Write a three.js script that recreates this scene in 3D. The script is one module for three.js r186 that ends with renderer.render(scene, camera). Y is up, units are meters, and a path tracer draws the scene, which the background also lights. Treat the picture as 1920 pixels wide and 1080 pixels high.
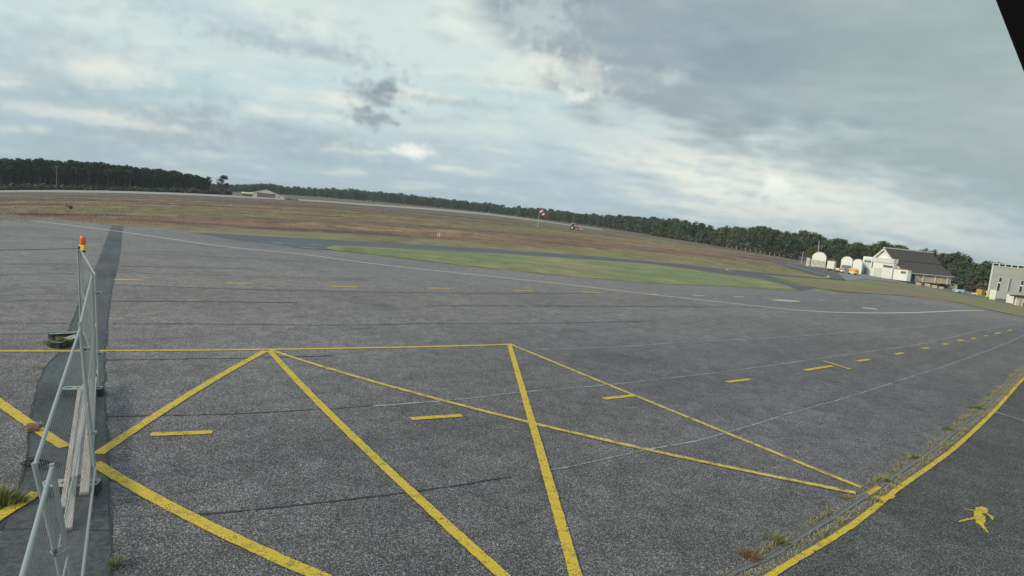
import * as THREE from 'three';
import { ImprovedNoise } from 'three/addons/math/ImprovedNoise.js';
import { RoundedBoxGeometry } from 'three/addons/geometries/RoundedBoxGeometry.js';
import { mergeGeometries } from 'three/addons/utils/BufferGeometryUtils.js';

// ------------------------------------------------------------------ camera, sky, sun, exposure
const F = 1150, CAMH = 3.6, PITCH = THREE.MathUtils.degToRad(6.05), ROLL = THREE.MathUtils.degToRad(5.6);
const scene = new THREE.Scene();
const camera = new THREE.PerspectiveCamera(2 * Math.atan(540 / F) * 180 / Math.PI, 16 / 9, 0.05, 9000);
camera.position.set(0, CAMH, 0);
camera.rotation.set(-PITCH, 0, ROLL, 'YXZ');
camera.updateMatrixWorld(true);
scene.add(camera);
const renderer = new THREE.WebGLRenderer({ antialias: true });
renderer.setSize(1024, 576);
renderer.toneMapping = THREE.LinearToneMapping;
renderer.toneMappingExposure = 1.12;
renderer.shadowMap.enabled = true;

// rays of the photograph's picture points (1920 x 1080)
const rayOf = (px, py) => new THREE.Vector3((px - 960) / F, -(py - 540) / F, -1).normalize().applyQuaternion(camera.quaternion);
const azOf = (v) => Math.atan2(v.x, -v.z), elOf = (v) => Math.atan2(v.y, Math.hypot(v.x, v.z));

// seeded randomness and noise
let seed = 12345;
const rnd = () => { seed = (seed * 1664525 + 1013904223) >>> 0; return seed / 4294967296; };
const rr = (a, b) => a + (b - a) * rnd();
const IN = new ImprovedNoise();
const n2 = (x, y, k = 0.37) => IN.noise(x, y, k);
function fbm(x, y, oct = 4, k = 0.37) { let s = 0, a = 0.5, f = 1; for (let i = 0; i < oct; i++) { s += a * IN.noise(x * f, y * f, k + i * 7.3); f *= 2.03; a *= 0.5; } return s; }
const clamp = (v, a = 0, b = 1) => Math.min(b, Math.max(a, v));
const sst = (a, b, v) => { const t = clamp((v - a) / (b - a)); return t * t * (3 - 2 * t); };
const mix = (a, b, t) => a + (b - a) * t;
const mix3 = (a, b, t) => [mix(a[0], b[0], t), mix(a[1], b[1], t), mix(a[2], b[2], t)];

// sky: overcast, painted as air and clouds by direction
const SUN_AZ = THREE.MathUtils.degToRad(-122), SUN_EL = THREE.MathUtils.degToRad(25);
{
  const W = 2048, H = 1024, data = new Float32Array(W * H * 4);
  const D2 = 180 / Math.PI;
  const lin = (r, g, b) => [Math.pow(r / 255, 2.2), Math.pow(g / 255, 2.2), Math.pow(b / 255, 2.2)];
  const pale = lin(200, 216, 213), grey = lin(136, 152, 161), blue = lin(158, 192, 206), cream = lin(229, 232, 220), low = lin(172, 190, 198), dark = lin(118, 134, 146), white = lin(240, 243, 236), mid = lin(158, 174, 182);
  const pt = (px, py) => { const v = rayOf(px, py); return [azOf(v) * D2, elOf(v) * D2]; };
  // edge of the grey cloud sheet, degrees of elevation by azimuth
  const edge = [[830, -120], [900, 20], [1000, 150], [1100, 240], [1300, 285], [1480, 320], [1650, 365], [1790, 415], [1920, 480]].map((p) => pt(...p));
  const edgeAt = (az) => { if (az <= edge[0][0]) return edge[0][1] + (edge[0][0] - az) * 2; for (let i = 1; i < edge.length; i++) if (az <= edge[i][0]) return mix(edge[i - 1][1], edge[i][1], (az - edge[i - 1][0]) / (edge[i][0] - edge[i - 1][0])); return edge[edge.length - 1][1] * (1 - sst(0, 40, az - edge[edge.length - 1][0]) * 0.3); };
  const blobs = [ // small clouds: position, radii in degrees, colour, strength
    [...pt(708, 178), 2.0, 1.1, dark, 0.85], [...pt(690, 222), 1.7, 0.8, dark, 0.7], [...pt(732, 155), 0.6, 0.9, dark, 0.7], [...pt(840, 190), 5, 0.35, dark, 0.3],
    [...pt(265, 248), 2.2, 1.2, mid, 0.7], [...pt(345, 240), 3.0, 1.9, mid, 0.75], [...pt(395, 225), 1.6, 1.5, mid, 0.7], [...pt(520, 260), 4.5, 1.4, mid, 0.6], [...pt(150, 262), 3.2, 1.2, mid, 0.6], [...pt(620, 285), 4.0, 1.2, mid, 0.55],
    [...pt(775, 283), 1.6, 0.55, white, 1.0], [...pt(1452, 345), 1.0, 0.8, white, 1.0], [...pt(1470, 375), 1.7, 0.7, white, 0.8], [...pt(1400, 395), 3.5, 1.0, cream, 0.6], [...pt(1560, 400), 5, 1.2, cream, 0.6],
    [...pt(1090, 150), 2.6, 1.6, cream, 0.5], [...pt(1020, 115), 1.8, 1.0, cream, 0.5], [...pt(1085, 180), 1.0, 0.4, white, 0.6], [...pt(975, 140), 3, 1.6, cream, 0.4], [...pt(1010, 30), 3, 2, pale, 0.5],
    [...pt(1200, 245), 2.6, 0.5, pale, 0.5], [...pt(1420, 258), 1.6, 0.25, pale, 0.6], [...pt(1260, 145), 1.0, 0.7, pale, 0.4], [...pt(1560, 250), 5, 0.5, pale, 0.25],
    [...pt(430, 40), 9, 0.9, low, 0.6], [...pt(540, 85), 6, 0.6, mid, 0.6], [...pt(640, 110), 4, 0.5, mid, 0.5], [...pt(100, 85), 6, 1.4, mid, 0.4], [...pt(60, 140), 4, 0.7, mid, 0.5], [...pt(120, 190), 8, 0.8, mid, 0.4], [...pt(210, 130), 3, 1.3, cream, 0.5], [...pt(180, 222), 7, 0.5, cream, 0.6],
  ];
  for (let j = 0; j < H; j++) {
    const el = (0.5 - (j + 0.5) / H) * -180; // texture rows run from the bottom up
    for (let i = 0; i < W; i++) {
      const o = (j * W + i) * 4;
      const u = (i + 0.5) / W; // equirect: u = atan2(z, x) / 2pi + 0.5
      const th = (u - 0.5) * 2 * Math.PI, ce = Math.cos(el / D2);
      const x = Math.cos(th) * ce, z = Math.sin(th) * ce, y = Math.sin(el / D2);
      const az = Math.atan2(x, -z) * D2;
      let c;
      if (el < -2) c = [0.10, 0.095, 0.085];
      else {
        const e = Math.max(el, 0), k = 1 / (Math.max(y, 0) + 0.16), qx = x * k, qz = z * k;
        const st = fbm(qx * 2.1 + 0.5 * qz, qz * 3.2, 6, 1.1), st2 = fbm(qx * 0.9, qz * 1.6 + 3, 4, 5.2), fine = fbm(qx * 7, qz * 9, 5, 9.1);
        c = mix3(low, pale, sst(2, 11, e + st * 5));
        c = mix3(c, blue, clamp(sst(12, 34, e) * 0.6 + st2 * 0.9 - 0.02));
        c = mix3(c, cream, clamp(sst(0.02, 0.38, st) * 0.5));
        c = mix3(c, grey, clamp(sst(0.1, 0.5, -st) * 0.2));
        // the broad grey sheet
        const wob = st * 6 + fine * 2.2, inside = e - edgeAt(az) + wob;
        const sheet = sst(-1.2, 4.2, inside) * (0.95 + 0.4 * st2 + 0.25 * fine) * (1 - 0.65 * sst(55, 95, az));
        const glow = sst(-9, -0.5, inside) * (1 - sst(-0.5, 2.2, inside)) * sst(3, 16, az);
        c = mix3(c, cream, clamp(glow * 0.95 * (0.8 + 1.6 * st + 0.8 * fine)));
        c = mix3(c, mix3(grey, lin(152, 168, 169), sst(14, 36, az + e * 0.3 + st * 20)), clamp(sheet * 0.95));
        if (e < 45 && az > -60 && az < 60) for (const b of blobs) {
          const dx = (az - b[0]) * Math.cos(e / D2) / b[2], dy = (e - b[1]) / b[3];
          const r2 = dx * dx + dy * dy; if (r2 > 6) continue;
          const rough = fbm(az * 0.9 + 11, e * 1.2, 5, b[0] * 0.13) * 2.1 + fbm(az * 3.1, e * 3.7, 3, 2.2) * 0.9;
          c = mix3(c, b[4], clamp(sst(0.15, 1.0, Math.exp(-r2 * 0.7) + rough * 0.42) * b[5]));
        }
        const open = 1 - 0.9 * clamp(sheet); c = mix3(c, cream, clamp(sst(0.1, 0.42, fine + 0.5 * st) * 0.3 * open)); c = mix3(c, mid, clamp(sst(0.12, 0.45, -fine + 0.4 * st) * 0.3 * open));
        const haze = 1 - sst(0, 6, e); c = mix3(c, low, haze * 0.45);
      }
      data[o] = c[0]; data[o + 1] = c[1]; data[o + 2] = c[2]; data[o + 3] = 1;
    }
  }
  const sky = new THREE.DataTexture(data, W, H, THREE.RGBAFormat, THREE.FloatType);
  sky.mapping = THREE.EquirectangularReflectionMapping; sky.magFilter = sky.minFilter = THREE.LinearFilter;
  sky.colorSpace = THREE.LinearSRGBColorSpace; sky.needsUpdate = true;
  scene.background = sky; scene.environment = sky;
}
const sun = new THREE.DirectionalLight(0xfff0dc, 2.4);
sun.position.set(Math.sin(SUN_AZ) * Math.cos(SUN_EL), Math.sin(SUN_EL), -Math.cos(SUN_AZ) * Math.cos(SUN_EL)).multiplyScalar(400);
sun.castShadow = true; sun.shadow.radius = 20; sun.shadow.mapSize.set(4096, 4096);
Object.assign(sun.shadow.camera, { left: -250, right: 250, top: 250, bottom: -250, near: 1, far: 1200 });
scene.add(sun, sun.target);
scene.fog = new THREE.FogExp2(0xb4c4cb, 0.00016);

// ------------------------------------------------------------------ the lie of the land
// gently domed airfield: by azimuth, the slope (tangent) at which the far ground rises or falls
const hzAt = (px) => { const t = (px - 960) / 960; return 398.66 + t * (105.93 + t * (39.28 + t * (-6.75 + t * 3.45))); };
const slopeTab = []; for (let px = -60; px <= 1980; px += 60) { const v = rayOf(px, hzAt(px)); slopeTab.push([azOf(v), Math.tan(elOf(v))]); }
function slopeAt(az) {
  const T = slopeTab, n = T.length;
  if (az <= T[0][0]) return T[0][1] * (1 - sst(0, 0.6, T[0][0] - az));
  if (az >= T[n - 1][0]) return T[n - 1][1] * (1 - sst(0, 0.6, az - T[n - 1][0]));
  for (let i = 1; i < n; i++) if (az <= T[i][0]) return mix(T[i - 1][1], T[i][1], (az - T[i - 1][0]) / (T[i][0] - T[i - 1][0]));
}
function groundY(x, z) { const d = Math.hypot(x, z); if (d < 22) return 0; return slopeAt(Math.atan2(x, -z)) * d * sst(22, 110, d); }
function at(px, py) { // point of the ground seen at a picture point
  const v = rayOf(px, py); let t0 = 0.5, f0 = 1;
  for (let t = 1; t < 3000; t *= 1.02) {
    const f = CAMH + v.y * t - groundY(v.x * t, v.z * t);
    if (f <= 0) { let a = t0, b = t; for (let k = 0; k < 40; k++) { const m = (a + b) / 2; if (CAMH + v.y * m - groundY(v.x * m, v.z * m) > 0) a = m; else b = m; } const p = new THREE.Vector3(v.x * b, 0, v.z * b); p.y = groundY(p.x, p.z); return p; }
    t0 = t;
  }
  const p = new THREE.Vector3(v.x, 0, v.z).normalize().multiplyScalar(900); p.y = groundY(p.x, p.z); return p;
}
const hitY = (px, py, y) => { const v = rayOf(px, py), t = (y - CAMH) / v.y; return new THREE.Vector3(v.x * t, y, v.z * t); };
const onDist = (px, py, d) => { const v = rayOf(px, py), t = d / Math.hypot(v.x, v.z); return new THREE.Vector3(v.x * t, CAMH + v.y * t, v.z * t); };
const standing = (px, py, d) => { const p = onDist(px, py, d); p.y = groundY(p.x, p.z); return p; };
const dist = (p) => Math.hypot(p.x, p.z);
const KV = (p) => dist(p) * Math.cos(azOf(p)) / F, KH = (p) => KV(p) * Math.cos(azOf(p)), K = (p) => Math.sqrt(KV(p) * KH(p)); // metres per picture unit at a point: upright, across, mean

// ------------------------------------------------------------------ helpers for objects
const used = {};
function numbered(n) { const k = used[n] ?? 0; used[n] = k + 1; return k ? `${n}_${String(k).padStart(3, '0')}` : n; }
function tag(o, label, category, group, kind) { if (label) o.userData.label = label; if (category) o.userData.category = category; if (group) o.userData.group = group; if (kind) o.userData.kind = kind; return o; }
function thing(name, label, category, p, turn = 0, group) { const g = new THREE.Group(); g.name = numbered(name); g.position.copy(p); g.rotation.y = turn; scene.add(g); return tag(g, label, category, group); }
function mesh(name, geos, m, parent = scene) {
  const g = Array.isArray(geos) ? (geos.length > 1 ? mergeGeometries(geos.map((q) => { const r = q.index ? q.toNonIndexed() : q; if (!r.attributes.uv) r.setAttribute('uv', new THREE.Float32BufferAttribute(new Float32Array(r.attributes.position.count * 2), 2)); return r; })) : geos[0]) : geos;
  const o = new THREE.Mesh(g, m); o.name = parent === scene ? numbered(name) : name; o.castShadow = o.receiveShadow = true; parent.add(o); return o;
}
function struct(name, geo, m, label) { const o = mesh(name, geo, m); return tag(o, label, null, null, 'structure'); }
const bx = (w, h, d, x = 0, y = 0, z = 0) => new THREE.BoxGeometry(w, h, d).translate(x, y + h / 2, z);
const rb = (w, h, d, x = 0, y = 0, z = 0, r = 0.03, s = 2) => new RoundedBoxGeometry(w, h, d, s, r).translate(x, y + h / 2, z);
const V = (x, y, z) => new THREE.Vector3(x, y, z);
function rod(a, b, r, r2 = r, seg = 10) { const d = b.clone().sub(a), g = new THREE.CylinderGeometry(r2, r, d.length(), seg); g.translate(0, d.length() / 2, 0); g.applyQuaternion(new THREE.Quaternion().setFromUnitVectors(V(0, 1, 0), d.normalize())); return g.translate(a.x, a.y, a.z); }
function beam(a, b, w, h) { const d = b.clone().sub(a), L = d.length(), g = new THREE.BoxGeometry(w, h, L); const m = new THREE.Matrix4().lookAt(b, a, V(0, 1, 0)); g.applyMatrix4(m); const c = a.clone().add(b).multiplyScalar(0.5); return g.translate(c.x, c.y, c.z); }
const cyl = (r1, r2, h, x, y, z, seg = 18) => new THREE.CylinderGeometry(r1, r2, h, seg).translate(x, y + h / 2, z);
function prism(pts, depth) { const s = new THREE.Shape(pts.map((p) => new THREE.Vector2(...p))); return new THREE.ExtrudeGeometry(s, { depth, bevelEnabled: false }); }

// textures ---------------------------------------------------------------
function tex(w, h, fn, srgb = true) {
  const d = new Uint8Array(w * h * 4);
  for (let j = 0; j < h; j++) for (let i = 0; i < w; i++) { const c = fn(i, j), o = (j * w + i) * 4; d[o] = clamp(c[0]) * 255; d[o + 1] = clamp(c[1]) * 255; d[o + 2] = clamp(c[2]) * 255; d[o + 3] = 255; }
  const t = new THREE.DataTexture(d, w, h, THREE.RGBAFormat, THREE.UnsignedByteType);
  t.wrapS = t.wrapT = THREE.RepeatWrapping; t.magFilter = THREE.LinearFilter; t.minFilter = THREE.LinearMipmapLinearFilter; t.generateMipmaps = true; t.anisotropy = 8;
  if (srgb) t.colorSpace = THREE.SRGBColorSpace; t.needsUpdate = true; return t;
}
const s_ = (v) => Math.pow(Math.max(v, 0), 1 / 2.2); // linear to stored sRGB
const hash = (i, j, k) => { let h = (i * 374761393 + j * 668265263 + k * 2147483647) | 0; h = Math.imul(h ^ (h >>> 13), 1274126177); return ((h ^ (h >>> 16)) >>> 0) / 4294967296; };
function stones(N, cell, pick) { // rounded chippings in a binder, tileable
  const G = Math.round(N / cell), c = N / G;
  return (i, j) => {
    const ci = Math.floor(i / c), cj = Math.floor(j / c); let b1 = 9e9, b2 = 9e9, bi = 0, bj = 0;
    for (let a = -1; a <= 1; a++) for (let b = -1; b <= 1; b++) {
      const gi = (ci + a + G) % G, gj = (cj + b + G) % G;
      const x = (ci + a + 0.15 + 0.7 * hash(gi, gj, 1)) * c, y = (cj + b + 0.15 + 0.7 * hash(gi, gj, 2)) * c, d = (x - i) ** 2 + (y - j) ** 2;
      if (d < b1) { b2 = b1; b1 = d; bi = gi; bj = gj; } else if (d < b2) b2 = d;
    }
    return pick(hash(bi, bj, 3), hash(bi, bj, 4), (Math.sqrt(b2) - Math.sqrt(b1)) / c, i, j);
  };
}
function tn(x, y, P, k) { // tileable soft noise, -0.5 to 0.5
  const i = Math.floor(x), j = Math.floor(y), u = x - i, v = y - j, a = u * u * (3 - 2 * u), b = v * v * (3 - 2 * v), h = (p, q) => hash((p % P + P) % P, (q % P + P) % P, k + 40) - 0.5;
  return mix(mix(h(i, j), h(i + 1, j), a), mix(h(i, j + 1), h(i + 1, j + 1), a), b);
}
const asphaltTex = tex(2048, 2048, stones(2048, 6, (h, k, e, i, j) => {
  let v = h < 0.24 ? 0.22 + 0.28 * k : h < 0.7 ? 0.10 + 0.08 * k : 0.05 + 0.05 * k;
  v *= mix(0.42, 1, sst(0.02, 0.22, e)) * (1 + 0.35 * tn(i / 2048 * 16, j / 2048 * 16, 16, 1) + 0.3 * tn(i / 2048 * 64, j / 2048 * 64, 64, 2)); v *= 0.94 + 0.12 * hash(i, j, 9);
  const w = (k - 0.5) * 0.05; return [s_(v * (1.0 + w)), s_(v * 0.99), s_(v * (1.0 - w))];
}));
const asphaltBump = tex(1024, 1024, stones(1024, 7, (h, k, e) => { const v = sst(0.0, 0.3, e) * (0.6 + 0.4 * h); return [v, v, v]; }), false);
const smoothTar = tex(1024, 1024, (i, j) => { const v = 0.075 * (0.8 + 0.4 * hash(i, j, 5)) * (1 + 0.3 * hash(i >> 2, j >> 2, 6)) * (hash(i >> 1, j >> 1, 21) > 0.996 ? 4.5 : 1) * (1 + 0.8 * tn(i / 1024 * 60, j / 1024 * 60, 60, 3)); return [s_(v * 0.95), s_(v * 1.0), s_(v * 1.02)]; });
const paintTex = tex(1024, 1024, stones(1024, 6, (h, k, e, i, j) => {
  const low = tn(i / 1024 * 14, j / 1024 * 14, 14, 5) + 0.7 * tn(i / 1024 * 40, j / 1024 * 40, 40, 6), gone = h + low * 0.75 > 0.9; const worn = (gone ? 0.18 + 0.2 * k : 1) * mix(0.5, 1, sst(0.0, 0.16, e)) * (0.86 + 0.2 * k) * (1 + 0.25 * low); return [s_(worn), s_(worn * (gone ? 1.15 : 1)), s_(worn * (gone ? 3 : 1))];
}));
const wornTex = tex(1024, 1024, stones(1024, 6, (h, k, e, i, j) => { const low = tn(i / 1024 * 14, j / 1024 * 14, 14, 7) + 0.7 * tn(i / 1024 * 40, j / 1024 * 40, 40, 8); const worn = (h + low * 0.7 > 0.78 ? 0.2 : 1) * mix(0.42, 1, sst(0.0, 0.2, e)) * (0.8 + 0.3 * k); return [s_(worn), s_(worn), s_(worn)]; }));
const grassTex = tex(512, 512, (i, j) => { const v = 0.72 + 0.5 * (hash(i >> 1, j, 1) - 0.5) + 0.5 * (hash(i, j >> 2, 2) - 0.5) + 0.4 * (hash(i >> 3, j >> 3, 7) - 0.5); return [s_(v), s_(v), s_(v * 0.95)]; });
const gravelTex = tex(1024, 1024, stones(1024, 14, (h, k, e) => { const v = (0.16 + 0.4 * h * h) * mix(0.25, 1, sst(0, 0.25, e)); return [s_(v * 1.05), s_(v * 0.97), s_(v * (0.72 + 0.2 * k))]; }));
const woodTex = tex(512, 512, (i, j) => { const g = n2(i * 0.16, j * 0.006, 2) * 0.5 + n2(i * 0.5, j * 0.012, 4) * 0.35 + (hash(i, j >> 4, 3) - 0.5) * 0.25; const crack = Math.abs(n2(i * 0.11 + 0.6 * n2(i * 0.02, j * 0.01, 9), j * 0.0035, 7)) < 0.035 ? 0.35 : 1, nail = hash(i >> 4, j >> 5, 12) > 0.992 ? 0.4 : 1, v = 0.44 * (1 + 0.9 * g) * crack * nail; return [s_(v * 1.0), s_(v * 0.9), s_(v * 0.84)]; });
const concTex = tex(512, 512, (i, j) => { const v = 0.85 + 0.25 * n2(i * 0.02, j * 0.02, 1) + 0.22 * (hash(i, j, 1) - 0.5) + 0.12 * n2(i * 0.11, j * 0.11, 3); return [s_(v), s_(v), s_(v)]; });
const wallTex = tex(512, 512, (i, j) => { const v = 0.93 + 0.1 * n2(i * 0.012, j * 0.012, 1) + 0.06 * (hash(i, j, 1) - 0.5) - 0.10 * Math.max(0, n2(i * 0.09, j * 0.008, 6)); return [s_(v), s_(v), s_(v * 0.985)]; });
const roofTex = tex(512, 512, (i, j) => { const v = 0.85 + 0.2 * n2(i * 0.03, j * 0.03, 1) + 0.3 * (hash(i >> 3, j >> 4, 2) - 0.5) + 0.15 * (hash(i, j, 3) - 0.5); return [s_(v), s_(v), s_(v)]; });

const mat = (c, o = {}) => new THREE.MeshStandardMaterial({ color: Array.isArray(c) ? new THREE.Color().setRGB(...c) : c, roughness: 0.85, side: THREE.DoubleSide, ...o });
const M = {
  asphalt: mat([1, 1, 1], { map: asphaltTex, bumpMap: asphaltBump, bumpScale: 0.004, roughness: 0.82, vertexColors: true }),
  road: mat([1, 1, 1], { map: asphaltTex, bumpMap: asphaltBump, bumpScale: 0.004, roughness: 0.85, vertexColors: true }),
  tar: mat([1, 1, 1], { map: smoothTar, roughness: 0.75, vertexColors: true }),
  taxi: mat([1, 1, 1], { map: smoothTar, roughness: 0.7, vertexColors: true }),
  crack: mat([0.035, 0.037, 0.04], { roughness: 0.7 }),
  palejoint: mat([0.46, 0.49, 0.52], { map: wornTex }),
  yellow: mat([0.80, 0.55, 0.05], { map: paintTex, roughness: 0.7 }),
  yellowWorn: mat([0.82, 0.61, 0.14], { map: wornTex, roughness: 0.75 }),
  guide: mat([0.80, 0.75, 0.55], { map: paintTex }),
  yellowPale: mat([0.80, 0.66, 0.27], { map: paintTex }),
  scuff: mat([0.27, 0.27, 0.27], { map: wornTex }),
  whitePaint: mat([0.62, 0.63, 0.60], { map: paintTex }),
  whiteWorn: mat([0.56, 0.57, 0.58], { map: wornTex }),
  grass: mat([1, 1, 1], { map: grassTex, roughness: 1, vertexColors: true }),
  gravel: mat([0.55, 0.55, 0.52], { map: gravelTex, roughness: 1 }),
  runway: mat([0.42, 0.41, 0.37], { map: concTex }),
  yard: mat([0.26, 0.26, 0.25], { map: concTex }),
  galv: mat([0.36, 0.385, 0.385], { metalness: 0.35, roughness: 0.55 }),
  wire: mat([0.38, 0.42, 0.42], { metalness: 0.3, roughness: 0.55 }),
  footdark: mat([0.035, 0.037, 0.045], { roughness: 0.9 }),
  concrete: mat([0.46, 0.47, 0.46], { map: concTex }),
  steelgrey: mat([0.23, 0.24, 0.245], { map: concTex, metalness: 0.25, roughness: 0.6 }),
  wood: mat([1.1, 1.1, 1.14], { map: woodTex }),
  woodPink: mat([1.15, 1.04, 1.02], { map: woodTex }),
  woodBrown: mat([0.55, 0.42, 0.30], { map: woodTex }),
  black: mat([0.004, 0.004, 0.005], { roughness: 0.8 }),
  rubber: mat([0.03, 0.03, 0.03], { roughness: 0.9 }),
  white: mat([0.86, 0.86, 0.80], { map: wallTex }),
  cream: mat([0.84, 0.80, 0.60], { map: wallTex }),
  offwhite: mat([0.66, 0.70, 0.66], { map: wallTex }),
  glass: mat([0.03, 0.035, 0.045], { roughness: 0.15, metalness: 0.1 }),
  roof: mat([0.088, 0.073, 0.066], { map: roofTex, roughness: 0.8 }),
  greywall: mat([0.37, 0.38, 0.35], { map: wallTex, roughness: 0.6 }),
  trim: mat([0.6, 0.6, 0.57]),
  bark: mat([0.085, 0.06, 0.045], { roughness: 1 }),
};

// ------------------------------------------------------------------ ground sheets
function tessellate(pts2, lift, colour, uvScale, holes = []) { // pts2: ground outline [x,z]; split until fine enough, then laid on the land
  const C = pts2.map((p) => new THREE.Vector2(p[0], p[1]));
  const faces = THREE.ShapeUtils.triangulateShape(C, holes);
  const pos = [], stack = faces.map((f) => f.map((i) => [C[i].x, C[i].y]));
  const lim = (a, b) => Math.max(0.7, 0.05 * Math.hypot((a[0] + b[0]) / 2, (a[1] + b[1]) / 2));
  while (stack.length) {
    const t = stack.pop(); let best = -1, bl = 0;
    for (let k = 0; k < 3; k++) { const a = t[k], b = t[(k + 1) % 3], r = Math.hypot(a[0] - b[0], a[1] - b[1]) / lim(a, b); if (r > 1 && r > bl) { bl = r; best = k; } }
    if (best < 0) { pos.push(t); continue; }
    const a = t[best], b = t[(best + 1) % 3], c = t[(best + 2) % 3], m = [(a[0] + b[0]) / 2, (a[1] + b[1]) / 2];
    stack.push([a, m, c], [m, b, c]);
  }
  const P = new Float32Array(pos.length * 9), U = new Float32Array(pos.length * 6), K = colour ? new Float32Array(pos.length * 9) : null, N = new Float32Array(pos.length * 9);
  pos.forEach((t, i) => {
    const ar = (t[1][0] - t[0][0]) * (t[2][1] - t[0][1]) - (t[2][0] - t[0][0]) * (t[1][1] - t[0][1]); const tt = ar > 0 ? [t[0], t[2], t[1]] : t;
    tt.forEach((p, k) => { const o = i * 9 + k * 3; P[o] = p[0]; P[o + 1] = groundY(p[0], p[1]) + lift; P[o + 2] = p[1]; N[o + 1] = 1; U[i * 6 + k * 2] = p[0] / uvScale; U[i * 6 + k * 2 + 1] = p[1] / uvScale; if (K) { const c = colour(p[0], p[1]); K[o] = c[0]; K[o + 1] = c[1]; K[o + 2] = c[2]; } });
  });
  const g = new THREE.BufferGeometry();
  g.setAttribute('position', new THREE.BufferAttribute(P, 3)); g.setAttribute('normal', new THREE.BufferAttribute(N, 3)); g.setAttribute('uv', new THREE.BufferAttribute(U, 2)); if (K) g.setAttribute('color', new THREE.BufferAttribute(K, 3));
  return g;
}
const pxs = (list) => list.map(([x, y]) => { const p = at(x, y); return [p.x, p.z]; });
function curve(list, step = 0.5) { // smooth ground path through picture points
  const c = new THREE.CatmullRomCurve3(list.map((p) => { const q = Array.isArray(p) ? at(p[0], p[1]) : p.clone(); q.y = 0; return q; }), false, 'centripetal');
  return c.getSpacedPoints(Math.max(2, Math.ceil(c.getLength() / step)));
}
function evenPath(list, step) { // one even sweep through the sighted points of a straight-laid line
  const w = list.map((p) => at(p[0], p[1])), n = w.length; if (n < 4) return curve(list, step);
  const t = [0]; for (let i = 1; i < n; i++) t.push(t[i - 1] + Math.hypot(w[i].x - w[i - 1].x, w[i].z - w[i - 1].z)); const L = t[n - 1];
  const fit = (f) => { const A = [[0, 0, 0, 0], [0, 0, 0, 0], [0, 0, 0, 0]]; for (let i = 0; i < n; i++) { const u = t[i] / L, b = [1, u, u * u], q = i === 0 || i === n - 1 ? 6 : 1; for (let r = 0; r < 3; r++) { for (let c = 0; c < 3; c++) A[r][c] += q * b[r] * b[c]; A[r][3] += q * b[r] * f(w[i]); } }
    for (let c = 0; c < 3; c++) for (let r = 0; r < 3; r++) if (r !== c) { const m = A[r][c] / A[c][c]; for (let k = c; k < 4; k++) A[r][k] -= m * A[c][k]; } return A.map((r, i) => r[3] / r[i]); };
  const X = fit((p) => p.x), Z = fit((p) => p.z), N = Math.max(2, Math.ceil(L / step)), out = []; for (let i = 0; i <= N; i++) { const u = i / N; out.push(V(X[0] + u * (X[1] + u * X[2]), 0, Z[0] + u * (Z[1] + u * Z[2]))); } return out;
}
function ribbon(path, width, lift, ragged = 0, uvS = 1.5) { // painted or laid strip along a ground path
  const P = [], U = [], I = [], n = path.length; let L = 0; const w = typeof width === 'function' ? width : () => width;
  for (let i = 0; i < n; i++) {
    const a = path[Math.max(0, i - 1)], b = path[Math.min(n - 1, i + 1)], t = b.clone().sub(a).normalize(), nx = -t.z, nz = t.x;
    if (i) L += path[i].distanceTo(path[i - 1]);
    for (const s of [-1, 1]) { const ww = w(i / (n - 1)) / 2 + ragged * (0.5 * n2(L * 7, s * 5.5, 3) + 0.8 * n2(L * 37, s * 9, 1) + 0.7 * n2(L * 90, s * 19, 4)); const x = path[i].x + nx * s * ww, z = path[i].z + nz * s * ww; P.push(x, groundY(x, z) + lift, z); U.push(x / uvS, z / uvS); }
    if (i < n - 1) I.push(2 * i, 2 * i + 1, 2 * i + 2, 2 * i + 1, 2 * i + 3, 2 * i + 2);
  }
  const g = new THREE.BufferGeometry(); g.setAttribute('position', new THREE.Float32BufferAttribute(P, 3)); g.setAttribute('uv', new THREE.Float32BufferAttribute(U, 2));
  g.setAttribute('normal', new THREE.Float32BufferAttribute(P.map((_, i) => (i % 3 === 1 ? 1 : 0)), 3)); g.setIndex(I); return g;
}

// --- heath and grass terrain out to the horizon
const tA = at(300, 430), tB = at(1300, 497); const tDir = new THREE.Vector2(tB.x - tA.x, tB.z - tA.z).normalize(); // along the taxiway
const acrossTaxi = (x, z) => (x - tA.x) * tDir.y - (z - tA.z) * tDir.x; // metres beyond the taxiway's far edge
const alongTaxi = (x, z) => (x - tA.x) * tDir.x + (z - tA.z) * tDir.y;
const RUST = [0.275, 0.168, 0.115], BROWN = [0.215, 0.148, 0.112], STRAW = [0.32, 0.25, 0.15], OLIVE = [0.185, 0.185, 0.08], HEATHER = [0.095, 0.072, 0.068], GREEN = [0.19, 0.222, 0.112];
function heath(x, z) {
  const s = Math.abs(acrossTaxi(x, z)), l = alongTaxi(x, z);
  const a = fbm(l * 0.012, s * 0.05, 4, 1.7), b = fbm(l * 0.03 + 9, s * 0.10, 4, 4.2), c = fbm(x * 0.35, z * 0.35, 3, 8.8), e = fbm(l * 0.008, s * 0.035 + 4, 3, 12.3);
  let k = mix3(BROWN, RUST, sst(-0.08, 0.18, a + 0.4 * c));
  k = mix3(k, HEATHER, sst(0.02, 0.28, b + 0.35 * c + 0.16 * sst(50, 150, s)) * 0.9);
  k = mix3(k, STRAW, sst(0.10, 0.3, -b + 0.3 * c) * 0.8);
  k = mix3(k, OLIVE, sst(0.06, 0.3, e + 0.25 * c) * 0.7);
  k = mix3(k, mix3(OLIVE, STRAW, clamp(0.5 + b * 2)), (1 - sst(3, 12, s + 10 * a)) * 0.85);
  const f = 1.2 + 1.0 * c; return [k[0] * f, k[1] * f, k[2] * f];
}
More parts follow.
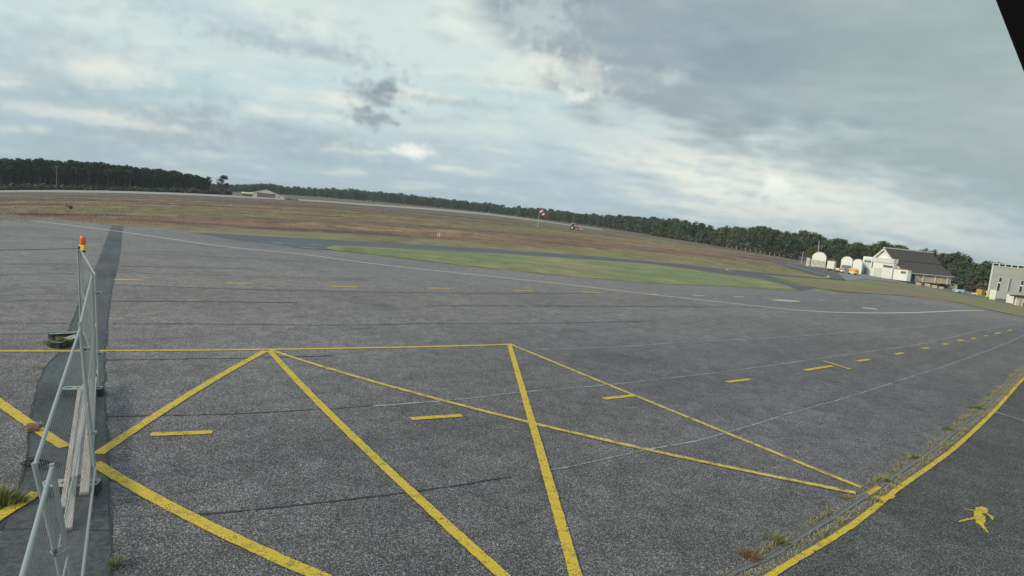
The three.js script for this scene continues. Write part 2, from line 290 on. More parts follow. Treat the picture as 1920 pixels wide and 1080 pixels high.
{
  const radii = [0]; for (let r = 1.5; r < 5000; r *= 1.014) radii.push(r);
  const azs = []; for (let a = -180; a < 180;) { azs.push(a * Math.PI / 180); a += Math.abs(a) < 46 ? 0.2 : 4; }
  const nA = azs.length, P = [], K = [], U = [], I = [];
  radii.forEach((r) => azs.forEach((a) => { const x = Math.sin(a) * r, z = -Math.cos(a) * r; P.push(x, groundY(x, z), z); K.push(...(r > 25 ? heath(x, z) : OLIVE)); U.push(x / 3, z / 3); }));
  for (let i = 0; i < radii.length - 1; i++) for (let j = 0; j < nA; j++) { const a = i * nA + j, b = i * nA + (j + 1) % nA, c = a + nA, d = b + nA; I.push(a, b, c, b, d, c); }
  const g = new THREE.BufferGeometry(); g.setAttribute('position', new THREE.Float32BufferAttribute(P, 3)); g.setAttribute('color', new THREE.Float32BufferAttribute(K, 3)); g.setAttribute('uv', new THREE.Float32BufferAttribute(U, 2)); g.setIndex(I); g.computeVertexNormals();
  struct('heath_ground', g, M.grass, 'brown heath and rough grass of the airfield reaching to the trees');
}
// --- paved apron
const joint = (() => { const a = at(700, 763), b = at(1500, 678); return new THREE.Vector2(b.x - a.x, b.z - a.z).normalize(); })();
const laneMark = [[784, 924, 0.84], [700, 763, 0.92], [630, 669, 1.0], [627, 611, 1.10], [413, 542, 1.22], [420, 483, 1.2]].map(([x, y, v]) => { const p = at(x, y); return [Math.abs(p.x * joint.y - p.z * joint.x), v]; });
function laneTone(s) { const a = Math.abs(s); let v = 0.80; for (const [q, w] of laneMark) if (a > q) v = w; return v; } // each lane was laid at another time
function apronTone(x, z) {
  const s = x * joint.y - z * joint.x, d = Math.hypot(x, z);
  const lane = 0.10 * (hash(Math.floor(s / 4.1), 3, 3) - 0.5), big = 0.34 * fbm(x * 0.11, z * 0.11, 4, 2.2), mid = 0.22 * fbm(x * 0.7, z * 0.7, 3, 6.1);
  const streak = 0.20 * fbm(s * 1.3, (x * joint.x + z * joint.y) * 0.07, 3, 11.1);
  const k = laneTone(s) + lane + big + mid + streak, age = sst(-0.25, 0.3, fbm(x * 0.05, z * 0.05, 2, 20));
  const oil = sst(0.30, 0.42, fbm(x * 0.9 + 40, z * 0.9, 3, 31)) * 0.3 + sst(0.22, 0.4, fbm(x * 0.25, z * 0.25 + 9, 4, 35)) * 0.16; const q = k * (1 - oil) * 1.1;
  return [q * mix(1.03, 1.08, age), q * mix(0.955, 0.97, age), q * mix(1.01, 0.94, age)];
}
const apronOutline = [[-300, 372], [0, 399.6], [65, 406.5], [119, 412], [176, 418.6], [231, 424], [300, 430], [350, 436], [440, 449], [500, 457], [560, 465], [611, 469], [690, 477], [780, 488], [880, 500], [1080, 520], [1255, 534], [1360, 537], [1423, 541], [1498, 546], [1498, 533], [1540, 543], [1590, 549], [1660, 553], [1700, 556], [1750, 560], [1800, 569], [1842, 579], [1920, 596], [2050, 640]];
{
  const o = pxs(apronOutline); o.push([60, 4], [60, 14], [-60, 14], [-60, -20]);
  struct('apron', tessellate(o, 0.02, apronTone, 4), M.asphalt, 'weathered grey asphalt aircraft parking apron with yellow markings');
}
const apron = scene.getObjectByName('apron');
const put = (name, geo, m) => mesh(name, geo, m, apron);
// dark reinstated trench across the left of the apron
{
  const left = [[210, 422], [198, 452], [180, 500], [160, 542], [138, 598], [118, 650], [78, 705], [60, 780], [50, 860], [30, 930], [2, 1000], [-60, 1140]];
  const right = [[231, 424], [222, 500], [214, 530], [207, 565], [201, 620], [196, 700], [200, 800], [205, 900], [208, 990], [211, 1140]];
  const jag = (l, k) => { const p = curve(l.map((q) => q), 0.12); return p.map((v, i) => [v.x + 0.09 * n2(i * 0.35, k, 1) + 0.06 * n2(i * 1.3, k, 5), v.z]); };
  const o = [...jag(left, 1), ...jag(right, 7).reverse()];
  put('trench_patch', tessellate(o, 0.024, (x, z) => { const pt = hash(Math.floor((z + 0.15 * x) / 2.3), 5, 5), k = 0.62 + 0.4 * pt + 0.6 * fbm(x * 0.5, z * 0.5, 4, 3) + 0.6 * fbm(x * 3, z * 3, 3, 9); return [k, k * 1.02, k * 1.08]; }, 2), M.tar);
}
// joints between the paving lanes
const J = (list, w, m, lift = 0.027, rag = 0.012) => put('paving_joint', ribbon(curve(list, 0.08).map((p, i) => V(p.x + 0.03 * n2(i * 0.13, w * 99, 2), 0, p.z + 0.03 * n2(i * 0.13, w * 99, 6))), (t) => w * clamp(0.8 + 1.2 * n2(t * 60, w * 50, 3), 0.4, 1.4), lift, rag), m);
J([[216, 500], [207, 560], [201, 620], [196, 700], [200, 800], [205, 900], [208, 990], [211, 1120]], 0.025, M.crack); J([[178, 504], [160, 543], [138, 598], [118, 650], [78, 705], [60, 780], [50, 860], [30, 930], [2, 1000]], 0.025, M.crack); J([[0, 997], [60, 996], [208, 1000]], 0.015, M.crack); J([[60, 860], [120, 858], [200, 862]], 0.015, M.crack);
J([[200, 783], [330, 782], [393, 780], [530, 774], [693, 764]], 0.035, M.crack);
J([[700, 763.5], [850, 752], [970, 738], [1153, 722], [1343, 700], [1519, 676], [1646, 658], [1725, 646], [1822, 624], [1925, 606]], 0.05, M.palejoint);
J([[330, 970], [452, 962], [565, 950], [640, 941.6], [784, 924], [958, 897]], 0.04, M.crack);
J([[1020, 886], [1073, 877], [1207, 847], [1313, 827], [1400, 802], [1470, 780], [1590, 746], [1698, 711], [1793, 680], [1885, 645], [1925, 627]], 0.04, M.palejoint);
J([[197, 677], [413, 674], [630, 669]], 0.045, M.crack);
J([[1000, 657], [1133, 653], [1300, 642], [1440, 635], [1562, 626], [1725, 613], [1833, 603]], 0.06, M.palejoint);
J([[0, 565], [140, 564]], 0.04, M.crack); J([[0, 608], [128, 608]], 0.04, M.crack);
J([[210, 609], [413, 609], [627, 611], [800, 608], [1033, 607], [1233, 603]], 0.07, M.crack);
J([[213, 535], [413, 542], [620, 547], [900, 551], [1120, 551]], 0.10, M.crack);
J([[208, 566], [393, 567], [560, 569]], 0.09, M.crack); J([[800, 574], [1033, 575], [1440, 577]], 0.09, M.crack);
J([[0, 496], [140, 496]], 0.12, M.crack); J([[225, 500], [480, 505]], 0.12, M.crack); J([[0, 516], [140, 514]], 0.06, M.crack); J([[222, 512], [520, 521], [700, 527]], 0.06, M.crack);
J([[60, 467], [136, 467.5]], 0.09, M.crack); J([[225, 476], [420, 483], [600, 493]], 0.14, M.crack);
// yellow parking-stand lines, aim and edge markings
const Y = (list, w = 0.15, m = M.yellow, rag = 0.012, name = 'yellow_line', lift = 0.030) => put(name, ribbon(evenPath(list, 0.018), w, lift, rag), m);
Y([[-60, 660.5], [0, 660.5], [183, 661], [505, 657], [750, 652.5], [955, 647.5]], 0.14);
Y([[508, 659], [663, 707], [780, 738], [993, 793], [1207, 850], [1420, 892], [1603, 927]], 0.12, M.yellowWorn, 0.015, 'yellow_line', 0.0345);
Y([[955, 646.5], [1073, 692], [1187, 743], [1307, 793], [1413, 837], [1480, 867], [1616, 917]], 0.115, M.yellowWorn, 0.015, 'yellow_line', 0.032);
Y([[955, 648], [980, 740], [1000, 800], [1023, 885], [1049, 976], [1080, 1090]], 0.14, M.yellow, 0.012, 'yellow_line', 0.036);
Y([[506, 660], [600, 763], [713, 870], [736, 895], [832.6, 976.5], [950, 1092]], 0.14, M.yellow, 0.012, 'yellow_line', 0.033);
Y([[498, 660], [363, 737], [280, 790], [184, 855]], 0.15, M.yellow, 0.012, 'yellow_line', 0.0315);
Y([[178, 872], [192, 880], [276, 935.5], [372.6, 981], [493, 1036.6], [600, 1083], [680, 1120]], 0.15, M.yellow, 0.012, 'yellow_line', 0.0325);
Y([[-30, 735], [0, 759], [55, 797], [80, 815], [122, 842]], 0.15, M.yellow, 0.012, 'yellow_line', 0.0335);
Y([[-40, 1000], [0, 972], [72, 928]], 0.15, M.yellow, 0.012, 'yellow_line', 0.0355);
const dash = (a, b, w = 0.15, m = M.yellow) => put('yellow_dash', ribbon(curve([a, b], 0.05), w, 0.031, 0.008), m);
[[[282, 818], [398, 813.5]], [[770, 788], [866, 781.5]], [[1131, 750], [1186, 744]], [[1363, 718], [1405, 713]], [[1508, 696], [1560, 687.5]], [[1607, 678.5], [1630, 675.5]], [[1678, 665.5], [1694, 663]], [[1729, 655], [1741, 653]], [[1768, 647], [1776, 645.5]], [[1797, 640.3], [1806, 638.8]], [[1822, 635.8], [1829, 634.6]], [[1846, 631], [1852, 630]], [[1866, 626.5], [1876, 624.5]], [[1890, 621], [1897, 619.5]]].forEach(([a, b]) => dash(a, b));
put('yellow_tee_bar', ribbon(curve([[1544, 678.5], [1594, 694]], 0.1), 0.14, 0.0345, 0.008), M.yellow);
put('yellow_tee_bar', ribbon(curve([[1797, 638], [1818, 643]], 0.2), 0.10, 0.0345, 0.008), M.yellowPale);
[[213, 268, 526], [423, 473, 532], [620, 670, 538], [803, 843, 541.5], [963, 1000, 546], [1093, 1125, 549], [1213, 1232, 552.5], [1299, 1321, 554.5], [1376, 1396, 557]].forEach(([a, b, y], i) => dash([a, y], [b, y + (b - a) * 0.012], 0.24, i < 6 ? M.yellow : M.yellowPale));
[[1430, 1462, 559, 560], [1490, 1503, 560.6, 561], [1536, 1550, 562, 562.5], [1580, 1592, 564, 564.5], [1618, 1632, 565, 566], [1648, 1656, 566.6, 567], [1670, 1676, 567.6, 568], [1690, 1698, 568, 568.6], [1712, 1718, 569, 569.4], [1735, 1742, 570, 570.4]].forEach(([a, b, y, y2]) => put('white_dash', ribbon(curve([[a, y], [b, y2]], 0.2), 0.2, 0.031, 0.01), M.whiteWorn));
// long pale guide line that curves to the right
put('guide_line', ribbon(curve([[-120, 395], [0, 408.5], [147, 425], [225, 435], [430, 464], [565, 477.5], [690, 494], [805, 507], [920, 519], [1070, 535], [1217, 552.5], [1355, 567.5], [1440, 577], [1520, 584], [1600, 587.3], [1720, 586.6], [1845, 583]], 0.3), 0.24, 0.034, 0.01), M.guide);
put('faint_line', ribbon(curve([[0, 416], [60, 423], [130, 432]], 0.3), 0.12, 0.030, 0.02), M.whiteWorn);
put('faint_line', ribbon(curve([[160, 425.6], [300, 432.5], [420, 441]], 0.3), 0.12, 0.0295, 0.02), M.whiteWorn);
put('faint_line', ribbon(curve([[553, 510], [672, 513]], 0.3), 0.07, 0.030, 0.02), M.whiteWorn);
put('faint_line', ribbon(curve([[610, 526], [720, 528.5], [825, 531]], 0.3), 0.08, 0.030, 0.02), M.whiteWorn);
put('faint_line', ribbon(curve([[660, 555.5], [715, 554.5], [742, 551.5], [738, 549]], 0.1), 0.05, 0.030, 0.02), M.whiteWorn);
put('white_patch', ribbon(curve([[1446, 563.5], [1503, 565.5]], 0.3), (t) => 1.0 * Math.sin(Math.PI * clamp(t, 0.08, 0.95)), 0.033, 0.05), M.whitePaint);
put('white_patch', ribbon(curve([[1619, 578.6], [1642, 579.6]], 0.3), (t) => 1.0 * Math.sin(Math.PI * clamp(t, 0.1, 0.9)), 0.033, 0.05), M.whitePaint);
put('white_patch', ribbon(curve([[1525, 544.2], [1547, 547]], 0.4), 0.8, 0.033, 0.03), M.whiteWorn);
put('white_patch', ribbon(curve([[1554, 549.6], [1568, 550.8]], 0.4), 0.7, 0.033, 0.03), M.whiteWorn);
put('white_patch', ribbon(curve([[120, 454.4], [142, 455]], 0.2), 0.35, 0.031, 0.04), M.whiteWorn);
put('white_patch', ribbon(curve([[0, 452.5], [32, 452.5]], 0.2), 0.2, 0.031, 0.04), M.whiteWorn);

// scuffs and drag marks
for (const l of [[[1546, 713], [1568, 716], [1588, 723]], [[1180, 715], [1215, 716], [1260, 722]], [[700, 551], [742, 553]], [[985, 571], [1060, 574]], [[1235, 563], [1262, 566]], [[640, 622], [668, 617], [700, 618]], [[880, 548], [925, 549]], [[540, 596], [585, 594]], [[1660, 579.5], [1700, 581]], [[1690, 593], [1780, 589]]])
  put('scuff_mark', ribbon(curve(l, 0.08), (t) => 0.09 * Math.sin(Math.PI * clamp(t, 0.1, 0.9)), 0.029, 0.035), M.scuff);
// taxiway, grass island, verge, second taxiway, yard, runway
const taxiTone = (x, z) => { const k = 1.05 + 0.5 * fbm(x * 0.2, z * 0.2, 4, 3.3); return [k * 0.97, k, k * 1.1]; };
struct('taxiway', tessellate(pxs([[352, 436.2], [410, 438.6], [480, 442.2], [615, 450], [700, 455], [790, 460], [880, 464.5], [1000, 473], [1130, 482], [1250, 493], [1340, 502.6], [1362, 505], [1400, 509], [1457, 514], [1500, 518], [1548, 522], [1520, 521.4], [1470, 518], [1425, 514.2], [1450, 522], [1490, 534], [1530, 541.5], [1498, 546.2], [1473, 535], [1423, 523], [1340, 512], [1230, 496.5], [1055, 484], [920, 475], [820, 470], [690, 463.6], [630, 461], [613, 463.5], [610, 466.5], [611, 470], [560, 466], [500, 458], [440, 450]]), 0.032, taxiTone, 3), M.taxi, 'dark tarmac taxiway curving between heath and grass island');
const islandTone = (x, z) => { const a = fbm(x * 0.09, z * 0.2, 4, 2.2), c = fbm(x * 0.8, z * 0.8, 3, 5.1), k = mix3(GREEN, mix3(STRAW, OLIVE, 0.4), sst(-0.05, 0.3, a + 0.5 * c)); const f = 1.42 + 1.2 * c; return [k[0] * f, k[1] * f, k[2] * f]; };
struct('grass_island', tessellate(pxs([[610, 467], [614, 463.6], [630, 461], [690, 463.6], [820, 470], [920, 475], [1055, 484], [1230, 496.5], [1340, 512], [1423, 523], [1473, 535], [1498, 546], [1423, 541], [1360, 537], [1255, 534], [1080, 520], [880, 500], [780, 488], [690, 477], [640, 472]]), 0.04, islandTone, 3), M.grass, 'long green grass island between the apron and the taxiway');
const vergeTone = (x, z) => { const s = acrossTaxi(x, z), a = fbm(x * 0.03, s * 0.22, 4, 7.2), c = fbm(x * 0.8, z * 0.8, 3, 5.1), k = mix3(mix3(GREEN, OLIVE, 0.5), BROWN, sst(-0.06, 0.14, a + 0.2 * c)); const f = 1.45 + 0.9 * c; return [k[0] * f, k[1] * f, k[2] * f]; };
struct('grass_verge', tessellate(pxs([[1425, 514.6], [1470, 518.3], [1507, 521], [1548, 523.5], [1587, 527], [1620, 524.5], [1700, 531], [1800, 548], [1883, 567.5], [1925, 577], [2050, 612], [2050, 632], [1920, 595], [1842, 578], [1800, 568], [1750, 559], [1700, 555.5], [1660, 552.5], [1590, 548.5], [1540, 542], [1500, 534], [1465, 524]]), 0.042, vergeTone, 3), M.grass, 'green and brown grass verge right of the apron before the hangars');
struct('far_taxiway', tessellate(pxs([[1428, 482.6], [1446, 484], [1463, 488], [1485, 494], [1507, 500], [1530, 505], [1557, 510.5], [1588, 526.4], [1548, 522.6], [1540, 520], [1520, 512.5], [1507, 508.6], [1473, 500.5], [1450, 492], [1438, 487]]), 0.06, taxiTone, 3), M.taxi, 'second dark taxiway running away towards the trees');
struct('hangar_yard', tessellate(pxs([[1587, 527], [1570, 512], [1588, 507], [1612, 510], [1700, 527], [1800, 543], [1845, 552], [1925, 566], [2060, 590], [2050, 611], [1925, 576], [1883, 566.8], [1800, 547.4], [1700, 530.6], [1620, 524]]), 0.05, null, 4), M.yard, 'grey hard standing in front of the hangars');
struct('runway', tessellate(pxs([[-300, 349], [0, 355], [120, 356], [240, 358.4], [480, 369.2], [600, 376.2], [690, 382.6], [830, 392.6], [920, 401], [1030, 416], [1130, 430.5], [1130, 432.5], [1030, 418.2], [920, 404], [830, 396], [690, 386], [600, 379], [480, 372.6], [240, 363], [120, 361.4], [0, 361], [-300, 355]]), 0.12, null, 6), M.runway, 'pale concrete runway strip along the far side of the heath');
put('taxi_marking', ribbon(curve([[1380, 507.6], [1366, 505.4], [1363, 507], [1372, 509.6]], 0.3), 0.25, 0.045, 0.01), M.yellowPale);
put('taxi_marking', ribbon(curve([[1475, 496], [1500, 503], [1528, 511], [1550, 516.5], [1553, 520], [1544, 521.2], [1520, 519.6]], 0.4), 0.3, 0.075, 0.01), M.yellowPale);
put('taxi_marking', ribbon(curve([[490, 457], [520, 461], [541, 462.8]], 0.3), 0.2, 0.040, 0.01), M.whiteWorn);
put('taxi_marking', ribbon(curve([[512, 455.8], [530, 456.8]], 0.3), 0.35, 0.040, 0.01), M.whiteWorn);
put('taxi_marking', ribbon(curve([[565, 464.5], [592, 466.5]], 0.3), 0.25, 0.040, 0.01), M.whiteWorn);
put('taxi_marking', ribbon(curve([[577, 458.6], [605, 460.2]], 0.3), 0.25, 0.040, 0.01), M.whiteWorn);

// right-hand road beyond the drain
const drainPx = [[1330, 1108], [1380, 1077], [1447, 1047], [1507, 1007], [1573, 967], [1633, 927], [1680, 893], [1747, 847], [1800, 803], [1847, 765], [1910, 703], [1960, 660]];
const drainPath = curve(drainPx, 0.5);
const edgePx = [[1330, 1162], [1453, 1078], [1580, 1000], [1633, 961], [1680, 922], [1780, 850], [1863, 773], [1917, 713], [1960, 676]];
{
  const o = [...pxs(edgePx.map(([x, y]) => [x - 4, y - 2])), [60, 3.9], [60, 13.9], [-4, 13.9]];
  struct('service_road', tessellate(o, 0.024, (x, z) => { const k = 0.56 + 0.4 * fbm(x * 0.3, z * 0.3, 4, 7); return [k, k, k * 0.98]; }, 4), M.road, 'darker asphalt road to the right of the drain');
  const road = scene.getObjectByName('service_road');
  mesh('edge_line', ribbon(curve(edgePx, 0.02), 0.085, 0.033, 0.013), M.yellow, road);
  mesh('edge_tick', ribbon(curve([[1640, 936], [1662, 936], [1672, 931]], 0.04), 0.11, 0.0315, 0.012), M.yellow, road);
  mesh('white_line', ribbon(curve([[1848, 770], [1885, 780], [1925, 792]], 0.1), 0.05, 0.029, 0.008), M.whiteWorn, road);
  const splat = [[[1832, 962], [1836, 972], [1836, 986], 0.115], [[1836, 964], [1845, 955], 0.12], [[1832, 974], [1812, 978], [1796, 982], 0.032], [[1832, 961], [1818, 960], [1806, 958], 0.022], [[1837, 984], [1846, 996], [1853, 1003], 0.035], [[1842, 964], [1855, 970], [1861, 979], 0.035], [[1836, 982], [1841, 990], 0.06]];
  const gs = splat.map((s, i) => { const w = s[s.length - 1]; return ribbon(curve(s.slice(0, -1), 0.025), (t) => w * (0.55 + 0.7 * Math.sin(Math.PI * clamp(t, 0.1, 0.9))), 0.030 + i * 0.0008, 0.02); });
  mesh('paint_splash', gs.map((g) => g.toNonIndexed()), M.yellow, road);
}
// gravel strip with the drain
{
  const a = curve(drainPx, 0.4), off = (p, s) => p.map((v, i) => { const q = p[Math.min(p.length - 1, i + 1)].clone().sub(p[Math.max(0, i - 1)]).normalize(); return [v.x - q.z * s, v.z + q.x * s]; });
  const inner = off(a, -0.10).map(([x, z], i) => [x + 0.08 * n2(i * 0.7, 1), z + 0.08 * n2(i * 0.7, 5)]), outer = pxs(edgePx);
  struct('gravel_strip', tessellate([...inner, ...outer.reverse()], 0.027, null, 0.7), M.gravel, 'strip of pale gravel and weeds either side of the drain');
}
const drain = thing('drain_channel', 'long narrow grey drain channel with grating along the right apron edge', 'drain', V(0, 0, 0));
{
  const c = new THREE.CatmullRomCurve3(drainPx.map((p) => { const q = at(...p); q.y = 0; return q; }), false, 'centripetal'), L = c.getLength(), seg = 0.5, W = 0.062;
  const bars = [bx(0.012, 0.03, seg - 0.012, -W / 2, 0, 0), bx(0.012, 0.03, seg - 0.012, W / 2, 0, 0)]; for (let k = 0; k < 22; k++) bars.push(bx(W - 0.012, 0.022, 0.013, 0, 0, -seg / 2 + 0.02 + k * (seg - 0.04) / 21));
  const grate = mergeGeometries(bars), lid = mergeGeometries([bx(0.012, 0.03, seg - 0.012, -W / 2, 0, 0), bx(0.012, 0.03, seg - 0.012, W / 2, 0, 0), rb(W - 0.012, 0.024, seg - 0.02, 0, 0, 0, 0.004, 1)].map((g) => g.index ? g.toNonIndexed() : g));
  const yat = dist(at(1630, 928)); let yb = 9, ybest = null;
  for (let s = seg / 2; s < L; s += seg) {
    const p = c.getPointAt(s / L), t = c.getTangentAt(s / L), k = Math.floor(s / seg);
    const m = mesh('grating_segment', k < 8 || hash(k, 1, 1) > 0.6 ? grate : lid, M.steelgrey, drain); m.position.set(p.x, 0.014, p.z); m.rotation.y = Math.atan2(t.x, t.z) + 0.02 * (hash(k, 2, 2) - 0.5);
    const e = Math.abs(dist(p) - yat); if (e < yb) { yb = e; ybest = m; }
  }
  ybest.geometry = lid; ybest.material = mat([0.75, 0.55, 0.02], { map: concTex, roughness: 0.6 }); ybest.name = 'painted_segment'; ybest.userData.label = 'grating segment painted bright yellow';
}

// ------------------------------------------------------------------ plants
const leafMat = (o = {}) => mat([1, 1, 1], { vertexColors: true, roughness: 0.95, ...o });
M.leaf = leafMat(); M.leaves = [[1, 1, 1], [0.72, 0.74, 0.78], [1.35, 1.3, 1.15], [1.1, 1.2, 1.0], [0.85, 0.95, 0.95]].map((c) => leafMat({ color: new THREE.Color().setRGB(...c) })); M.blade = leafMat();
function blades(n, r, h, cols, lean = 0.6) {
  const P = [], K = [];
  for (let i = 0; i < n; i++) {
    const a = rr(0, 6.283), q = Math.sqrt(rnd()) * r * (0.75 + 1.3 * n2(Math.cos(a) * 1.3 + n * 0.37, Math.sin(a) * 1.3, r * 40)), x = Math.cos(a) * q, z = Math.sin(a) * q, hh = h * rr(0.3, 1.15) * (1.1 - 0.5 * q / r), b = rr(0, 6.283), w = h * rr(0.02, 0.05);
    const lx = Math.cos(a) * lean * hh * (0.3 + q / r) + rr(-0.2, 0.2) * hh, lz = Math.sin(a) * lean * hh * (0.3 + q / r) + rr(-0.2, 0.2) * hh, wx = Math.cos(b) * w, wz = Math.sin(b) * w;
    const c = cols[Math.floor(rnd() * cols.length)], f = rr(0.75, 1.25);
    const p0 = [x - wx, 0, z - wz], p1 = [x + wx, 0, z + wz], m0 = [x + lx * 0.4 - wx * 0.8, hh * 0.6, z + lz * 0.4 - wz * 0.8], m1 = [x + lx * 0.4 + wx * 0.8, hh * 0.6, z + lz * 0.4 + wz * 0.8], t = [x + lx, hh * 0.95, z + lz];
    P.push(...p0, ...p1, ...m0, ...p1, ...m1, ...m0, ...m0, ...m1, ...t); for (let k = 0; k < 9; k++) K.push(c[0] * f, c[1] * f, c[2] * f);
  }
  const g = new THREE.BufferGeometry(); g.setAttribute('position', new THREE.Float32BufferAttribute(P, 3)); g.setAttribute('color', new THREE.Float32BufferAttribute(K, 3)); g.computeVertexNormals(); return g;
}
const gG = [[0.16, 0.20, 0.07], [0.24, 0.26, 0.10], [0.11, 0.15, 0.05]], gS = [[0.42, 0.36, 0.19], [0.32, 0.28, 0.13], [0.20, 0.21, 0.08]], gR = [[0.28, 0.14, 0.07], [0.22, 0.12, 0.06], [0.3, 0.2, 0.1]];
function tuft(px, py, n, r, h, cols, label, lean) { const t = thing('weed_tuft', label, 'weed', at(px, py)); t.position.y += 0.024; mesh('leaves', blades(n, r, h, cols, lean), M.blade, t); return t; }
tuft(112, 652, 714, 0.17, 0.221, gG, 'round green weed growing beside the concrete foot of the far fence post', 0.7);
tuft(6, 950, 500, 0.13, 0.2, gS.concat(gG), 'yellowish grass clump at the left frame edge by the yellow line', 0.7);
tuft(75, 692, 204, 0.22, 0.051, gS, 'low straw coloured weed left of the dark trench', 1);
tuft(218, 1066, 160, 0.07, 0.102, gS.concat(gG), 'small yellow-green weed right of the dark trench at the bottom', 0.8);
tuft(1404, 1048, 782, 0.136, 0.084, gR, 'rusty brown dead weed over the drain near the bottom edge', 0.9);
tuft(1462, 1018, 714, 0.149, 0.079, gG.concat(gS), 'olive green grass clump left of the drain just above the rusty weed', 1.0);
tuft(1660, 905, 510, 0.124, 0.07, gG.concat(gS), 'dark green weed left of the drain just above the yellow segment', 0.9);
tuft(1640, 943, 408, 0.105, 0.05, gG, 'green weed right of the drain below the yellow segment', 1.0);
tuft(1590, 938, 408, 0.136, 0.05, gS.concat(gR), 'brownish weed left of the drain below the yellow segment', 1.0);
tuft(1712, 860, 510, 0.161, 0.074, gG, 'bushy green weed left of the drain at mid length', 0.9);
tuft(1778, 808, 476, 0.174, 0.079, gG, 'green weed left of the drain between bushy weed and white line', 0.9);
tuft(1832, 768, 544, 0.198, 0.099, [[0.10, 0.19, 0.06], [0.14, 0.22, 0.08]], 'bright green weed left of the drain level with the white line', 0.9);
tuft(985, 894, 153, 0.2, 0.03, gS, 'flat straw coloured weed in the paving joint beside the thick yellow line', 1);
tuft(275, 971, 120, 0.2, 0.03, gR.concat(gS), 'flat brown dead weed in the joint left of the thick near yellow line', 1.2);
{ // countless small growth along the drain and in the joints
  const gs = blades(16, 0.045, 0.04, gG.concat(gS, gR, gS), 1.0), N = 2400, im = new THREE.InstancedMesh(gs, M.blade, N), m4 = new THREE.Matrix4(), q = new THREE.Quaternion();
  const c = new THREE.CatmullRomCurve3(drainPx.map((p) => { const v = at(...p); v.y = 0; return v; }), false, 'centripetal');
  for (let i = 0; i < N; i++) { const t = Math.pow(rnd(), 0.8), p = c.getPointAt(t), d = c.getTangentAt(t), k = rnd() < 0.5 ? rr(-0.16, -0.045) : rr(0.045, 0.17); const s = rr(0.5, 1.5) * (n2(t * 40, k > 0 ? 3 : 8, 2) > 0.02 ? 1.5 : 0.5); m4.compose(V(p.x - d.z * k, 0.026, p.z + d.x * k), q.setFromAxisAngle(V(0, 1, 0), rr(0, 6.3)), V(s, s, s)); im.setMatrixAt(i, m4); }
  im.name = 'verge_weeds'; im.castShadow = im.receiveShadow = true; scene.add(tag(im, 'sparse small weeds growing along both sides of the drain', 'weeds', null, 'stuff'));
  const st = new THREE.IcosahedronGeometry(0.0085, 0), NP = 7000, ip = new THREE.InstancedMesh(st, mat([1, 1, 1], { roughness: 1 }), NP), col = new THREE.Color();
  for (let i = 0; i < NP; i++) { const t = Math.pow(rnd(), 1.1) * 0.8, p = c.getPointAt(t), d = c.getTangentAt(t), k = rnd() < 0.25 ? rr(-0.12, -0.045) : rr(0.045, 0.15), s = rr(0.5, 1.5); m4.compose(V(p.x - d.z * k, 0.03, p.z + d.x * k), q.setFromAxisAngle(V(rnd(), rnd(), rnd()).normalize(), rr(0, 6)), V(s * rr(0.8, 1.3), s * 0.7, s)); ip.setMatrixAt(i, m4); const v = rr(0.08, 0.36); ip.setColorAt(i, col.setRGB(v * 1.05, v * 0.97, v * rr(0.75, 0.95))); }
  ip.name = 'gravel_stones'; ip.castShadow = ip.receiveShadow = true; scene.add(tag(ip, 'loose pale gravel stones between the drain and the yellow edge line', 'gravel', null, 'stuff'));
}
{ // rough heath grass: tussocks beyond the taxiway
  const g = blades(16, 0.4, 0.26, [[1, 1, 1], [0.8, 0.8, 0.8], [1.2, 1.15, 1.1]], 0.7), N = 26000, im = new THREE.InstancedMesh(g, M.blade, N), m4 = new THREE.Matrix4(), q = new THREE.Quaternion(), col = new THREE.Color();
  let n = 0, guard = 0; const a0 = -0.78, a1 = 0.7;
  while (n < N && guard++ < 400000) {
    const a = rr(a0, a1), d = 45 * Math.pow(7, rnd()), x = Math.sin(a) * d, z = -Math.cos(a) * d; if (acrossTaxi(x, z) * sideSign() < 5) continue;
    if (d > 230) continue; const tone = fbm(alongTaxi(x, z) * 0.03, acrossTaxi(x, z) * 0.1, 3, 2.5); if (tone < -0.12 && rnd() < 0.7) continue;
    const w = a * 180 / Math.PI; if (w > 24 && d > 110) continue;
    const s = rr(0.4, 1.15) * (1 + d / 300); m4.compose(V(x, groundY(x, z) - 0.03, z), q.setFromAxisAngle(V(0, 1, 0), rr(0, 6.3)), V(s, s * rr(0.5, 1), s)); im.setMatrixAt(n, m4); const k = heath(x, z); col.setRGB(k[0] * 1.25, k[1] * 1.22, k[2] * 1.2); im.setColorAt(n, col); n++;
  }
  im.count = n; im.name = 'heath_tussocks'; im.castShadow = im.receiveShadow = true; scene.add(tag(im, 'rough brown and straw grass tussocks covering the heath', 'grass', null, 'stuff'));
}
